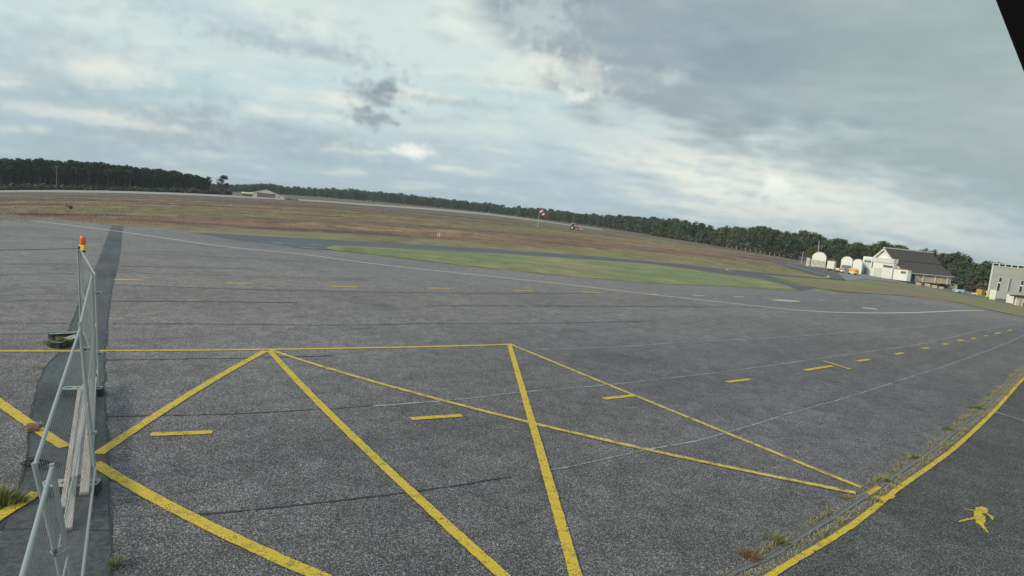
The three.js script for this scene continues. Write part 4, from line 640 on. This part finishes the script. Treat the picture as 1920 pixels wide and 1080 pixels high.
{ // far hangar left of centre
  const a = at(486, 370.6), b = at(529, 372), d = (dist(a) + dist(b)) / 2, L = standing(480.5, 370, d), R = standing(517, 372, d), k = KV(L) * 1.12, w = R.distanceTo(L), u = R.clone().sub(L).setY(0).normalize(), turn = -Math.atan2(u.z, u.x), g = thing('far_hangar', 'distant cream hangar with a low gable and wide dark red door', 'hangar', L, turn);
  const base = (y) => y * k; // heights from the picture scale
  const fy = 14.5 * k, ey = 9.6 * k, dep = 22;
  const front = prism([[-13 * k, 0], [w + 13 * k, 0], [w + 12 * k, 4.4 * k], [w, 8.6 * k], [w / 2, 13.6 * k], [0, 8.9 * k], [-8 * k, 7.6 * k], [-13 * k, 4 * k]], dep).translate(0, 0, -dep); mesh('wall', front, M.cream, g);
  mesh('door', [bx(w * 0.94, 8 * k, 0.3, w / 2, 0, 0.1)], mat([0.27, 0.165, 0.145], { roughness: 0.7 }), g);
  const dl = []; for (let i = 1; i < 6; i++) dl.push(bx(0.12, 7.8 * k, 0.08, w * 0.03 + w * 0.94 * i / 6, 0.05, 0.28)); mesh('door_rib', dl, mat([0.2, 0.12, 0.11]), g);
  mesh('gable_panel', prism([[0.3 * k, 8.2 * k], [w - 0.3 * k, 8.2 * k], [w / 2, 13 * k]], 0.2).translate(0, 0, 0.05), mat([0.74, 0.77, 0.66], { map: wallTex }), g);
  const rf = []; for (const s of [0, 1]) { const A = s ? V(w + 13.6 * k, 4.1 * k, 0) : V(-13.6 * k, 3.8 * k, 0), C = s ? V(w, 8.9 * k, 0) : V(0, 9.2 * k, 0), E = V(w / 2, 14 * k, 0); for (const [p, q] of [[A, C], [C, E]]) { const le = p.distanceTo(q), bxg = new THREE.BoxGeometry(le, 0.25, dep + 0.8).rotateZ(Math.atan2(q.y - p.y, q.x - p.x)).translate((p.x + q.x) / 2, (p.y + q.y) / 2, -dep / 2); rf.push(bxg); } } mesh('roof', rf, mat([0.74, 0.74, 0.66], { map: roofTex }), g);
  mesh('lean_to', [bx(16 * k, 3.6 * k, 8, -14 * k, 0, -4)], mat([0.24, 0.13, 0.13]), g); mesh('lean_to_roof', [rb(17.5 * k, 3 * k, 9, -14 * k, 3.5 * k, -4, 0.8, 3)], M.cream, g);
  mesh('window', bx(3 * k, 2.4 * k, 0.12, w + 5 * k, 2.6 * k, 0.08), mat([0.42, 0.38, 0.22]), g);
}
{ // low buildings beside it
  const d = 300, p = standing(533, 372, d), k = d / F * 0.87, q = standing(558, 372, d), u = q.clone().sub(p).normalize(), g = thing('low_building', 'long low pale building right of the distant cream hangar', 'building', p, -Math.atan2(u.z, u.x));
  mesh('wall', [bx(12 * k, 4.6 * k, 5, 6 * k, 0, -3), bx(14 * k, 3.6 * k, 5, 19 * k, 0, -3)], mat([0.52, 0.5, 0.46], { map: wallTex }), g); mesh('roof', [bx(12.8 * k, 0.6 * k, 6, 6 * k, 4.6 * k, -3), bx(14.6 * k, 0.6 * k, 6, 19.4 * k, 3.6 * k, -3)], mat([0.42, 0.4, 0.38]), g); for (let i = 0; i < 3; i++) mesh('window', bx(1.6 * k, 1.8 * k, 0.15, (3 + 3.2 * i) * k, 1.6 * k, -0.45), M.glass, g);
}
// ------------------------------------------------------------------ buildings on the right
const facing = (p) => Math.atan2(-p.x, -p.z); // turn so that +z faces the camera
{ // big hangar with steep dark roof
  const O = at(1652, 520.5), k = KV(O), kh = KH(O), f = facing(O), turn = f - 0.75; // +z of the group is the gable front, turned to the left
  const g = thing('hangar', 'large white hangar with a steep dark roof and tall gable', 'hangar', O, turn);
  const cs = Math.cos(0.75), sn = Math.sin(0.75), hw = 42 * kh / cs, len = 86 * kh / sn, rid = 55 * k, ev = 17 * k;
  // local x: across the gable (to the right), local -z: along the ridge (away to the right)
  mesh('wall', prism([[-hw + 0.9, 0], [hw - 0.9, 0], [hw - 0.9, ev + 0.2], [hw * 0.4, rid * 0.66], [0, rid - 0.5], [-hw * 0.4, rid * 0.66], [-hw + 0.9, ev + 0.2]], len).translate(0, 0, -len), M.white, g);
  const pl = (p, q, z0, z1, th) => { const le = Math.hypot(q[0] - p[0], q[1] - p[1]); return new THREE.BoxGeometry(le, th, z1 - z0).rotateZ(Math.atan2(q[1] - p[1], q[0] - p[0])).translate((p[0] + q[0]) / 2, (p[1] + q[1]) / 2, (z0 + z1) / 2); };
  const fold = [hw * 0.46, rid * 0.63];
  const roof = mesh('roof', [pl([0, rid], fold, -len - 0.3, 0.5, 0.22), pl([fold[0] - 0.1, fold[1] - 0.08], [hw + 0.3, ev - 0.2], -len - 0.3, 0.5, 0.22), pl([0, rid], [-fold[0], fold[1]], -len - 0.3, 0.5, 0.22), pl([-fold[0] + 0.1, fold[1] - 0.08], [-hw - 0.3, ev - 0.2], -len - 0.3, 0.5, 0.22)], M.roof, g);
  mesh('ridge_cap', [bx(0.7, 0.3, len + 1, 0, rid - 0.02, -len / 2)], mat([0.55, 0.54, 0.47]), roof); mesh('gutter', [bx(0.2, 0.2, len + 0.8, hw + 0.42, ev - 0.42, -len / 2)], M.trim, roof);
  const vb = []; for (const s of [1, -1]) vb.push(pl([0, rid - 0.25], [s * fold[0], fold[1] - 0.25], 0.5, 0.62, 0.45)); mesh('verge_board', vb, M.trim, roof);
  // front block with flat parapet
  const X = (px, z = 1.35) => ((px - 1655) * kh + z * sn) / cs; // picture column to place across the front
  const fx0 = X(1615), fx1 = X(1674), fh = 36.5 * k, fb = mesh('front_block', [bx(fx1 - fx0, fh, 1.3, (fx0 + fx1) / 2, 0, 0.7)], M.white, g);
  mesh('fascia', [bx(X(1675) - X(1634), 8.5 * k, 0.3, (X(1675) + X(1634)) / 2, fh - 8.4 * k, 1.45)], M.offwhite, fb);
  mesh('corner_panel', [bx(X(1630) - X(1618), fh * 0.92, 0.16, (X(1630) + X(1618)) / 2, 0, 1.35)], M.offwhite, fb);
  for (let i = 0; i < 4; i++) mesh('window', bx(2.3 * kh / cs, 4 * k, 0.14, X(1620.5 + i * 3.3), fh - 11 * k, 1.37), M.glass, g);
  for (let i = 0; i < 2; i++) for (let j = 0; j < 3; j++) mesh('pane', bx(2.2 * kh / cs, 3 * k, 0.12, X(1622.5 + i * 3), 4 * k + j * 3.8 * k, 1.45), mat([0.16, 0.2, 0.24], { roughness: 0.25 }), g);
  mesh('dark_window', bx(X(1673) - X(1656), 4.2 * k, 0.14, (X(1673) + X(1656)) / 2, 20 * k, 1.37), mat([0.12, 0.12, 0.12]), g);
  const dd = mesh('sliding_door', [bx(X(1655) - X(1640), 16.5 * k, 0.14, (X(1655) + X(1640)) / 2, 0.1, 1.37)], M.offwhite, g); const rbs = []; for (let i = 0; i < 7; i++) rbs.push(bx(0.07, 16 * k, 0.06, X(1641 + i * 2.1), 0.2, 1.45)); mesh('door_rib', rbs, M.trim, dd);
  const d2 = mesh('sliding_door', [bx(X(1674) - X(1658), 18 * k, 0.14, (X(1674) + X(1658)) / 2, 0.1, 1.37)], M.white, g); const rb2 = []; for (let i = 0; i < 7; i++) rb2.push(bx(0.07, 17 * k, 0.06, X(1659 + i * 2.1), 0.2, 1.45)); mesh('door_rib', rb2, M.offwhite, d2);
  mesh('drainpipe', cyl(0.09, 0.09, 12 * k, X(1635.5), fh - 21 * k, 1.5, 10), M.rubber, g);
  // annex at the corner
  const aw = X(1700, 1.55) - X(1676, 1.55), ac = (X(1700, 1.55) + X(1676, 1.55)) / 2; const an = mesh('annex', [bx(aw, 19.5 * k, 1.1, ac, 0, 1.0)], M.white, g); mesh('annex_roof', [bx(aw + 0.2, 0.2, 1.3, ac, 19.5 * k, 1.0)], mat([0.3, 0.14, 0.12]), an); for (let i = 0; i < 3; i++) mesh('annex_window', bx(2 * kh / cs, 4 * k, 0.12, X(1690 + i * 3, 1.55), 12.6 * k, 1.57), M.glass, an);
  // open store along the side
  const sx = hw + 0.05; mesh('dark_opening', bx(0.2, ev - 0.5, 2.6, sx + 0.05, 0, -1.6), M.glass, g);
  const sw = []; for (let i = 0; i < 9; i++) mesh('cladding_board', bx(0.16, (ev - 0.4) * (0.5 + 0.25 * hash(i, 1, 4)), (len - 3.2) / 9 - 0.06, sx + 0.08, 0.05, -3.0 - (i + 0.5) * (len - 3.2) / 9), mat([1.5 + 0.35 * hash(i, 2, 2), 1.3 + 0.25 * hash(i, 2, 2), 0.95 + 0.2 * hash(i, 3, 3)], { map: woodTex }), g);
  for (let i = 0; i < 4; i++) mesh('eaves_post', bx(0.16, ev - 0.45, 0.16, hw + 0.3, 0, -1.5 - i * (len - 3) / 3), M.trim, g);
}
// stores and clutter along the hangar side
function crateStack(px, py, w, h, colr, label, name, cat) { const p = at(px, py), k = K(p), t = thing(name, label, cat, p, facing(p) + rr(-0.3, 0.3)); const W = w * k, H = h * k, n = Math.max(2, Math.round(H / 0.4)); for (let i = 0; i < n; i++) mesh('slat', rb(W * rr(0.9, 1), H / n * 0.82, W * 0.6, rr(-0.04, 0.04), i * H / n, 0, 0.03), mat(colr.map((c) => c * 1.7 * rr(0.8, 1.15)), { map: woodTex }), t); return t; }
crateStack(1722, 534.5, 9, 5.5, [0.85, 0.78, 0.6], 'pale timber stack against the hangar side nearest its annex', 'timber_stack', 'timber');
crateStack(1739, 537, 10, 6, [0.9, 0.82, 0.62], 'yellowish timber stack midway along the hangar side', 'timber_stack', 'timber');
crateStack(1752, 539.5, 9, 5, [0.9, 0.84, 0.7], 'low cream timber stack along the hangar side before the pink crates', 'timber_stack', 'timber');
crateStack(1765, 541.5, 8, 4.5, [0.9, 0.62, 0.62], 'small pinkish crate stack near the far end of the hangar side', 'crate_stack', 'crates');
crateStack(1773, 541, 7, 6, [0.28, 0.08, 0.07], 'dark maroon crate stack beside the cream hut', 'crate_stack', 'crates');
{ const a = at(1728, 536); const k = K(a), t = thing('blue_drum', 'dark blue drum standing between two timber stacks', 'drum', a); mesh('body', cyl(1.3 * k, 1.3 * k, 4.6 * k, 0, 0, 0), mat([0.12, 0.14, 0.2]), t); mesh('hoop', [new THREE.TorusGeometry(1.32 * k, 0.04, 6, 20).rotateX(Math.PI / 2).translate(0, 1.6 * k, 0), new THREE.TorusGeometry(1.32 * k, 0.04, 6, 20).rotateX(Math.PI / 2).translate(0, 3.1 * k, 0)], mat([0.14, 0.16, 0.22]), t); }
{ const p = at(1786, 543), k = K(p), t = thing('cream_hut', 'small cream hut at the far end of the dark roofed hangar', 'hut', p, facing(p) + 0.1); mesh('wall', bx(11 * k, 12 * k, 3, 0, 2 * k, 0), M.cream, t); mesh('roof', [new THREE.BoxGeometry(12 * k, 0.2, 3.6).rotateZ(-0.12).translate(0, 14.6 * k, 0)], M.rubber, t); mesh('window', bx(3 * k, 3 * k, 0.1, -2.5 * k, 8.5 * k, 1.53), M.glass, t); mesh('base', bx(10 * k, 2 * k, 2.8, 0, 0, 0), mat([0.3, 0.3, 0.26]), t); }
{ const p = at(1797, 549), k = K(p), t = thing('blue_trailer', 'flat pale blue boat trailer parked below the two poles', 'trailer', p, facing(p) - 0.1), s = new THREE.Shape(); s.moveTo(-11 * k, 5 * k); s.lineTo(11 * k, 5 * k); s.lineTo(10 * k, 1.2 * k); s.lineTo(-8 * k, 1.2 * k); s.closePath(); mesh('hull', new THREE.ExtrudeGeometry(s, { depth: 1.6, bevelEnabled: true, bevelSize: 0.08, bevelThickness: 0.15, bevelSegments: 2 }).translate(0, 0, -0.8), mat([0.16, 0.30, 0.42], { roughness: 0.5 }), t); mesh('cover', [rb(20 * k, 2 * k, 1.9, 0, 5 * k, 0, 0.1)], mat([0.42, 0.52, 0.6]), t); mesh('motor', [rb(5 * k, 2.4 * k, 0.5, -2 * k, 2 * k, 1.1, 0.05)], mat([0.75, 0.75, 0.78]), t); for (const x of [-3, 3]) mesh('wheel', new THREE.CylinderGeometry(1.7 * k, 1.7 * k, 0.2, 16).rotateX(Math.PI / 2).translate(x * k, 1.7 * k, 1.15), M.rubber, t); }
for (const [bxp, by, tx, ty, lab] of [[1794, 541, 1798, 501, 'left of the two tall poles beyond the blue trailer'], [1807.5, 543, 1811.5, 505, 'right of the two tall poles beyond the blue trailer']]) { const p = at(bxp, by), h = onDist(tx, ty, dist(p)).y - p.y, t = thing('utility_pole', lab, 'pole', p); mesh('pole', rod(V(0, 0, 0), V(0, h, 0), 0.13, 0.09, 10), mat([0.26, 0.25, 0.22]), t); mesh('cap', cyl(0.13, 0.13, 0.15, 0, h, 0, 10), M.trim, t); }
{ const p = at(1838, 553), k = K(p), t = thing('orange_skip', 'orange and yellow waste container left of the grey building', 'container', p, facing(p) - 0.5), s = new THREE.Shape(); s.moveTo(-4.5 * k, 0); s.lineTo(4.5 * k, 0); s.lineTo(5.2 * k, 12 * k); s.lineTo(-5.2 * k, 12 * k); s.closePath(); mesh('body', new THREE.ExtrudeGeometry(s, { depth: 1.4, bevelEnabled: true, bevelSize: 0.05, bevelThickness: 0.05, bevelSegments: 1 }).translate(0, 0, -0.7), mat([0.62, 0.36, 0.05], { map: concTex }), t); mesh('lid', [rb(11.5 * k, 1.6 * k, 1.8, 0, 12 * k, 0, 0.06)], mat([0.14, 0.05, 0.03]), t); for (const x of [-3, 0, 3]) mesh('rib', bx(0.1, 11 * k, 0.08, x * k, 0.3, 0.79), mat([0.66, 0.42, 0.08]), t); }
{ const p = at(1827, 553.5), k = K(p), t = thing('white_bench', 'low white slab on blocks in front of the junk left of the orange container', 'slab', p, facing(p)); mesh('slab', [rb(10 * k, 2 * k, 0.9, 0, 2.4 * k, 0, 0.05)], mat([0.72, 0.74, 0.62]), t); for (const x of [-4, 4]) mesh('block', bx(1.4 * k, 2.4 * k, 0.7, x * k, 0, 0), M.concrete, t); }
{ const cs = [[1811, 543.5, 5, 5, [0.55, 0.33, 0.22], 'brown box at the left end of the junk row beyond the blue trailer'], [1817, 545.5, 4, 7, [0.62, 0.5, 0.36], 'tan box second from the left in the junk row'], [1822.5, 546.5, 4, 7, [0.66, 0.58, 0.4], 'cream box in the middle of the junk row'], [1828, 547.5, 4.5, 8, [0.16, 0.17, 0.24], 'dark blue box at the right end of the junk row']]; for (const [x, y, w, h, c, l] of cs) { const p = at(x, y), k = K(p), t = thing('storage_box', l, 'box', p, facing(p) + rr(-0.5, 0.5)); mesh('body', rb(w * k, h * k, 0.8, 0, 0, 0, 0.04), mat(c), t); mesh('lid', rb(w * k * 1.06, 0.12, 0.86, 0, h * k, 0, 0.03), mat(c.map((v) => v * 0.7)), t); } }
{ const p = at(1851, 559), k = K(p), t = thing('lime_cart', 'small lime yellow wheeled machine leaning left of the tall white cabinet', 'machine', p, facing(p) - 0.3); mesh('frame', [beam(V(-2.6 * k, 13 * k, 0), V(1.2 * k, 4 * k, 0), 0.28, 0.3), beam(V(-1 * k, 8 * k, 0), V(-1.6 * k, 0.5 * k, 0.1), 0.16, 0.16)], mat([0.55, 0.62, 0.08]), t); mesh('body', [rb(4.6 * k, 4.2 * k, 0.7, 0.6 * k, 2.4 * k, 0, 0.08)], mat([0.6, 0.66, 0.1]), t); mesh('hopper', [rb(3 * k, 4 * k, 0.5, -2.4 * k, 11 * k, 0, 0.1)], mat([0.74, 0.68, 0.5]), t); mesh('wheel', new THREE.CylinderGeometry(1.5 * k, 1.5 * k, 0.18, 16).rotateX(Math.PI / 2).translate(2 * k, 1.5 * k, 0.4), M.rubber, t); }
{ // grey building at the right edge
  const A = at(1850, 557.5), k = KV(A), kh = KH(A), f = facing(A), turn = f - 0.03, g = thing('grey_building', 'grey clad building with narrow windows and slotted parapet at the right edge', 'building', A, turn), Wd = 26, H = 59 * k;
  mesh('wall', bx(Wd, H, 9, Wd / 2, 0, -4.5), M.greywall, g); mesh('corner_trim', bx(0.3, H + 0.02, 0.3, 0.1, 0, -0.08), M.trim, g);
  const par = mesh('parapet', [bx(Wd + 0.3, 0.14, 0.2, Wd / 2, H + 0.62, 0), bx(Wd + 0.3, 0.14, 0.24, Wd / 2, H, 0)], M.trim, g); for (let i = 0; i < 24; i++) mesh('parapet_post', bx(0.2, 0.5, 0.14, 0.1 + i * 1.12, H + 0.14, 0), M.trim, par); mesh('parapet_back', bx(Wd, 0.5, 0.06, Wd / 2, H + 0.14, -0.3), M.rubber, par);
  const seams = []; for (let i = 1; i < 60; i++) seams.push(bx(0.035, H - 0.1, 0.04, i * 0.43, 0.05, 0.015)); const sm = mesh('cladding_rib', seams, M.greywall, g); sm.userData.kind = 'stuff';
  const X = (px) => (px - 1850 - 2) * kh; const win = (px, y0, y1, m) => { const w = mesh('window', bx(5.2 * kh, (y1 - y0) * k, 0.12, X(px), y0 * k, 0.06), m, g); mesh('frame', [bx(0.1, (y1 - y0) * k + 0.2, 0.18, X(px) - 2.9 * kh, y0 * k - 0.1, 0.08), bx(0.1, (y1 - y0) * k + 0.2, 0.18, X(px) + 2.9 * kh, y0 * k - 0.1, 0.08)], M.trim, w); return w; };
  win(1870.5, 15, 28.5, M.glass); win(1871.5, 31, 39, M.glass); mesh('white_bar', bx(5.6 * kh, 2 * k, 0.2, X(1871), 28.8 * k, 0.07), M.white, g); win(1890, 16, 39, mat([0.15, 0.16, 0.18], { roughness: 0.2 })); win(1910.5, 17, 27.5, M.glass); win(1911.5, 30, 37, M.glass); mesh('white_bar', bx(5.6 * kh, 2 * k, 0.2, X(1911), 27.8 * k, 0.07), M.white, g);
}
function whiteBox(px0, px1, yb, h, label) { const p = at((px0 + px1) / 2, yb + 1.5), k = KV(p), w = (px1 - px0) * KH(p), t = thing('white_cabinet', label, 'cabinet', p, facing(p) - 0.05); mesh('body', rb(w, h * k, 1.1, 0, 0, 0, 0.08, 3), mat([0.80, 0.82, 0.74], { map: wallTex, roughness: 0.5 }), t); const bars = []; for (let i = 1; i < 5; i++) bars.push(bx(w * 0.9, 0.03, 0.03, 0, h * k * i / 5, 0.56)); mesh('panel_line', bars, M.offwhite, t); mesh('lid', rb(w * 0.96, 0.08, 1.04, 0, h * k, 0, 0.02), M.offwhite, t); }
whiteBox(1854, 1866, 560, 17.5, 'tall white cabinet standing before the left corner of the grey building');
whiteBox(1885.5, 1904.5, 567.5, 16, 'wide white cabinet before the grey building beside the brown roofed shed');
{ const p = at(1916, 575), k = K(p), t = thing('shed', 'cream shed with dark overhanging roof cut off by the right frame edge', 'shed', p, facing(p) + 0.1), w = 26 * k; mesh('wall', bx(w, 21 * k, 3, w / 2 - 13 * k, 0, -1.5), mat([0.6, 0.53, 0.42], { map: wallTex }), t); mesh('roof', [new THREE.BoxGeometry(w + 12 * k, 0.16, 4).rotateZ(0.06).translate(w / 2 - 15 * k, 22 * k, -1.3)], M.rubber, t); mesh('door', bx(4 * k, 16 * k, 0.1, -4 * k, 0.05, 0.03), mat([0.3, 0.32, 0.34]), t); mesh('stack', bx(8 * k, 9 * k, 0.5, 5 * k, 0, 0.3), mat([0.55, 0.3, 0.12], { map: woodTex }), t); mesh('corner_post', bx(0.16, 21 * k, 0.16, -11.5 * k, 0, 0.06), M.white, t); }
// ------------------------------------------------------------------ white shelters and vehicles left of the hangar
function arch(px0, px1, top, yb, dfix, label, skirt) { const d = dfix, p = standing((px0 + px1) / 2, yb, d), w = (px1 - px0) * KH(p), h = onDist((px0 + px1) / 2, top, d).y - p.y, t = thing('arched_shelter', label, 'shelter', p, facing(p) - 0.02), s = new THREE.Shape(); s.moveTo(-w / 2, 0); s.lineTo(-w / 2, h - w / 2); s.absarc(0, h - w / 2, w / 2, Math.PI, 0, true); s.lineTo(w / 2, 0); s.closePath(); const g = new THREE.ExtrudeGeometry(s, { depth: 5, bevelEnabled: true, bevelSize: 0.03, bevelThickness: 0.06, bevelSegments: 2, curveSegments: 24 }).translate(0, 0, -5); mesh('cover', g, mat([0.90, 0.91, 0.84], { map: wallTex, roughness: 0.6 }), t); const hp = []; for (const z of [-4.5, -2.5, -0.4]) { const P = []; for (let i = 0; i <= 18; i++) { const a = Math.PI * i / 18; P.push(V(-Math.cos(a) * (w / 2 + 0.11), h - w / 2 + Math.sin(a) * (w / 2 + 0.11), z)); } hp.push(new THREE.TubeGeometry(new THREE.CatmullRomCurve3(P), 24, 0.05, 6)); } mesh('hoop', hp, M.offwhite, t); if (skirt) mesh('entrance', bx(w * 0.86, h * 0.42, 0.15, 0, 0, 0.22), mat([0.2, 0.2, 0.19]), t); }
arch(1521, 1546.5, 473, 500, 190, 'largest white arched shelter behind the white slatted screen');
arch(1575.5, 1596, 481.5, 505, 190, 'middle white arched shelter with a dark entrance', true);
arch(1597, 1614, 486.5, 511, 182, 'smallest white arched shelter against the hangar front');
{ const L = at(1511, 494.5), R = at(1547, 503.5), d = 172, a = standing(1511, 495, d), b = standing(1547, 503, d), u = b.clone().sub(a).setY(0), w = u.length(), g = thing('slatted_screen', 'white upright slatted screen in front of the largest arched shelter', 'screen', a, -Math.atan2(u.z, u.x)), h = 15.5 * KV(a); const n = 16; for (let i = 0; i < n; i++) { if (i === 3) continue; mesh('slat', bx(w / n * 0.6, h * (0.95 + 0.1 * hash(i, 7, 7)) + (b.y - a.y) * i / n, 0.08, w * (i + 0.5) / n, 0, 0), mat([0.78, 0.78, 0.68]), g); } mesh('back_sheet', new THREE.BoxGeometry(w, h * 0.86, 0.04).rotateZ(Math.atan2(b.y - a.y, w)).translate(w / 2, h * 0.45 + (b.y - a.y) / 2, -0.25), mat([0.2, 0.2, 0.18]), g); mesh('rail', [bx(w, 0.1, 0.06, w / 2, h * 0.2, -0.08), bx(w, 0.1, 0.06, w / 2, h * 0.8, -0.08)], M.trim, g); }
{ const d = 165, p = standing(1558, 505, d), k = K(p), t = thing('box_trailer', 'white box trailer with dark wheels right of the slatted screen', 'trailer', p, facing(p) - 0.2); mesh('box', rb(13 * k, 15.5 * k, 2, 0, 3.6 * k, 0, 0.06), mat([0.82, 0.82, 0.75], { map: wallTex }), t); mesh('chassis', bx(12.5 * k, 0.15, 1.6, 0, 2.9 * k, 0), M.rubber, t); for (const x of [-2.5, 2.5]) mesh('wheel', new THREE.CylinderGeometry(2 * k, 2 * k, 0.25, 16).rotateX(Math.PI / 2).translate(x * k, 2 * k, 0.9), M.rubber, t); mesh('drawbar', beam(V(6.5 * k, 3 * k, 0), V(9.5 * k, 2.6 * k, 0), 0.12, 0.12), M.rubber, t); }
{ const d = 200, p = standing(1557, 500, d), k = K(p), t = thing('red_roof_hut', 'hut with a dark red roof behind the white box trailer', 'hut', p, facing(p)); mesh('wall', bx(13 * k, 14 * k, 3, 0, 0, 0), M.cream, t); mesh('roof', prism([[-8 * k, 14 * k], [8 * k, 14 * k], [6 * k, 18.5 * k], [-5 * k, 18.5 * k]], 3.6).translate(0, 0, -1.8), mat([0.17, 0.06, 0.06]), t); }
{ // small white van and low trailer
  const d = 162, p = standing(1579, 510, d), k = K(p), t = thing('white_car', 'small white car with dark wheels left of the yellow lorry', 'car', p, facing(p) - 0.3); mesh('body', [rb(7.5 * k, 4.4 * k, 1.6, 0, 1.6 * k, 0, 0.15, 3)], mat([0.80, 0.70, 0.70], { roughness: 0.4 }), t); mesh('cabin', [rb(4.6 * k, 4 * k, 1.45, -0.8 * k, 5.6 * k, 0, 0.2, 3)], mat([0.78, 0.74, 0.72], { roughness: 0.4 }), t); mesh('window', bx(3.4 * k, 2.2 * k, 0.06, -0.8 * k, 6.3 * k, 0.73), M.glass, t); for (const x of [-2.3, 2.3]) mesh('wheel', new THREE.CylinderGeometry(1.7 * k, 1.7 * k, 0.22, 16).rotateX(Math.PI / 2).translate(x * k, 1.7 * k, 0.75), M.rubber, t);
  const q = standing(1571, 507, d), r = thing('flat_trailer', 'low flat trailer with a reddish bed beside the white box trailer', 'trailer', q, facing(q) - 0.2); mesh('bed', rb(8 * k, 2 * k, 1.7, 0, 2 * k, 0, 0.05), mat([0.32, 0.14, 0.11]), r); mesh('load', rb(7 * k, 4 * k, 1.4, 0, 4 * k, 0, 0.1), mat([0.74, 0.64, 0.48]), r); for (const x of [-2, 2]) mesh('wheel', new THREE.CylinderGeometry(1.5 * k, 1.5 * k, 0.2, 14).rotateX(Math.PI / 2).translate(x * k, 1.5 * k, 0.8), M.rubber, r);
}
{ const d = 160, p = standing(1599, 512, d), k = K(p), t = thing('yellow_lorry', 'yellow-orange tank lorry with white flank before the shelters', 'lorry', p, facing(p) - 0.25); mesh('tank', [new THREE.CapsuleGeometry(3.8 * k, 9.5 * k, 8, 20).rotateZ(Math.PI / 2).translate(0, 9.5 * k, 0)], mat([0.68, 0.36, 0.05], { roughness: 0.45 }), t); mesh('cab', [rb(5 * k, 8 * k, 1.5, 6.6 * k, 3 * k, 0, 0.15, 3)], mat([0.66, 0.42, 0.1], { roughness: 0.45 }), t); mesh('flank', [rb(10 * k, 4.5 * k, 1.3, -1 * k, 2.4 * k, 0.05, 0.08)], mat([0.76, 0.7, 0.5]), t); mesh('cab_window', bx(2.6 * k, 2.6 * k, 0.08, 6.8 * k, 7.2 * k, 0.74), M.glass, t); for (const x of [-5, 6.6]) mesh('wheel', new THREE.CylinderGeometry(2.1 * k, 2.1 * k, 0.3, 18).rotateX(Math.PI / 2).translate(x * k, 2.1 * k, 0.75), M.rubber, t); }
{ const d = 200; for (const [px, top, lab] of [[1504.5, 471, 'thin pale pole beside the dark mesh gate'], [1534, 451, 'leaning pale pole rising behind the largest arched shelter']]) { const p = standing(px - 2, 495, d), h = onDist(px + 2, top, d), l = h.sub(p), t = thing('thin_pole', lab, 'pole', p); mesh('pole', rod(V(0, 0, 0), l, 0.13, 0.09, 8), mat([0.42, 0.43, 0.38]), t); mesh('base', cyl(0.25, 0.3, 0.3, 0, 0, 0, 10), M.concrete, t); } }
{ const d = 185, a = standing(1496, 492, d), b = standing(1510, 496, d), u = b.clone().sub(a).setY(0), w = u.length(), t = thing('mesh_gate', 'dark grey mesh gate left of the white slatted screen', 'gate', a, -Math.atan2(u.z, u.x)), h = 14 * KV(a); for (let i = 0; i < 9; i++) mesh('bar', bx(0.07, h * (i % 4 === 0 ? 1.06 : 1), 0.07, w * i / 8, 0, 0), mat([0.18, 0.2, 0.23]), t); mesh('rail', [bx(w, 0.08, 0.05, w / 2, 0.2, 0), bx(w, 0.08, 0.05, w / 2, h - 0.2, 0)], mat([0.18, 0.2, 0.23]), t); }
for (let i = 0; i < 12; i++) { const px = 1362 + i * 9.2, d = lerpTab([[1350, 300], [1480, 245]], px), p = standing(px, 465, d), t = thing('fence_stake', 'short pale stake in the row along the foot of the right wood', 'fence post', p, 0, 'pale stakes along the right wood'); mesh('stake', bx(0.16, 1.1, 0.14), mat([0.42, 0.41, 0.36]), t); mesh('stake_cap', bx(0.2, 0.06, 0.18, 0, 1.1, 0), M.trim, t); }

scene.traverse((o) => { if (o.isMesh) { o.castShadow = true; o.receiveShadow = true; } });
renderer.render(scene, camera);
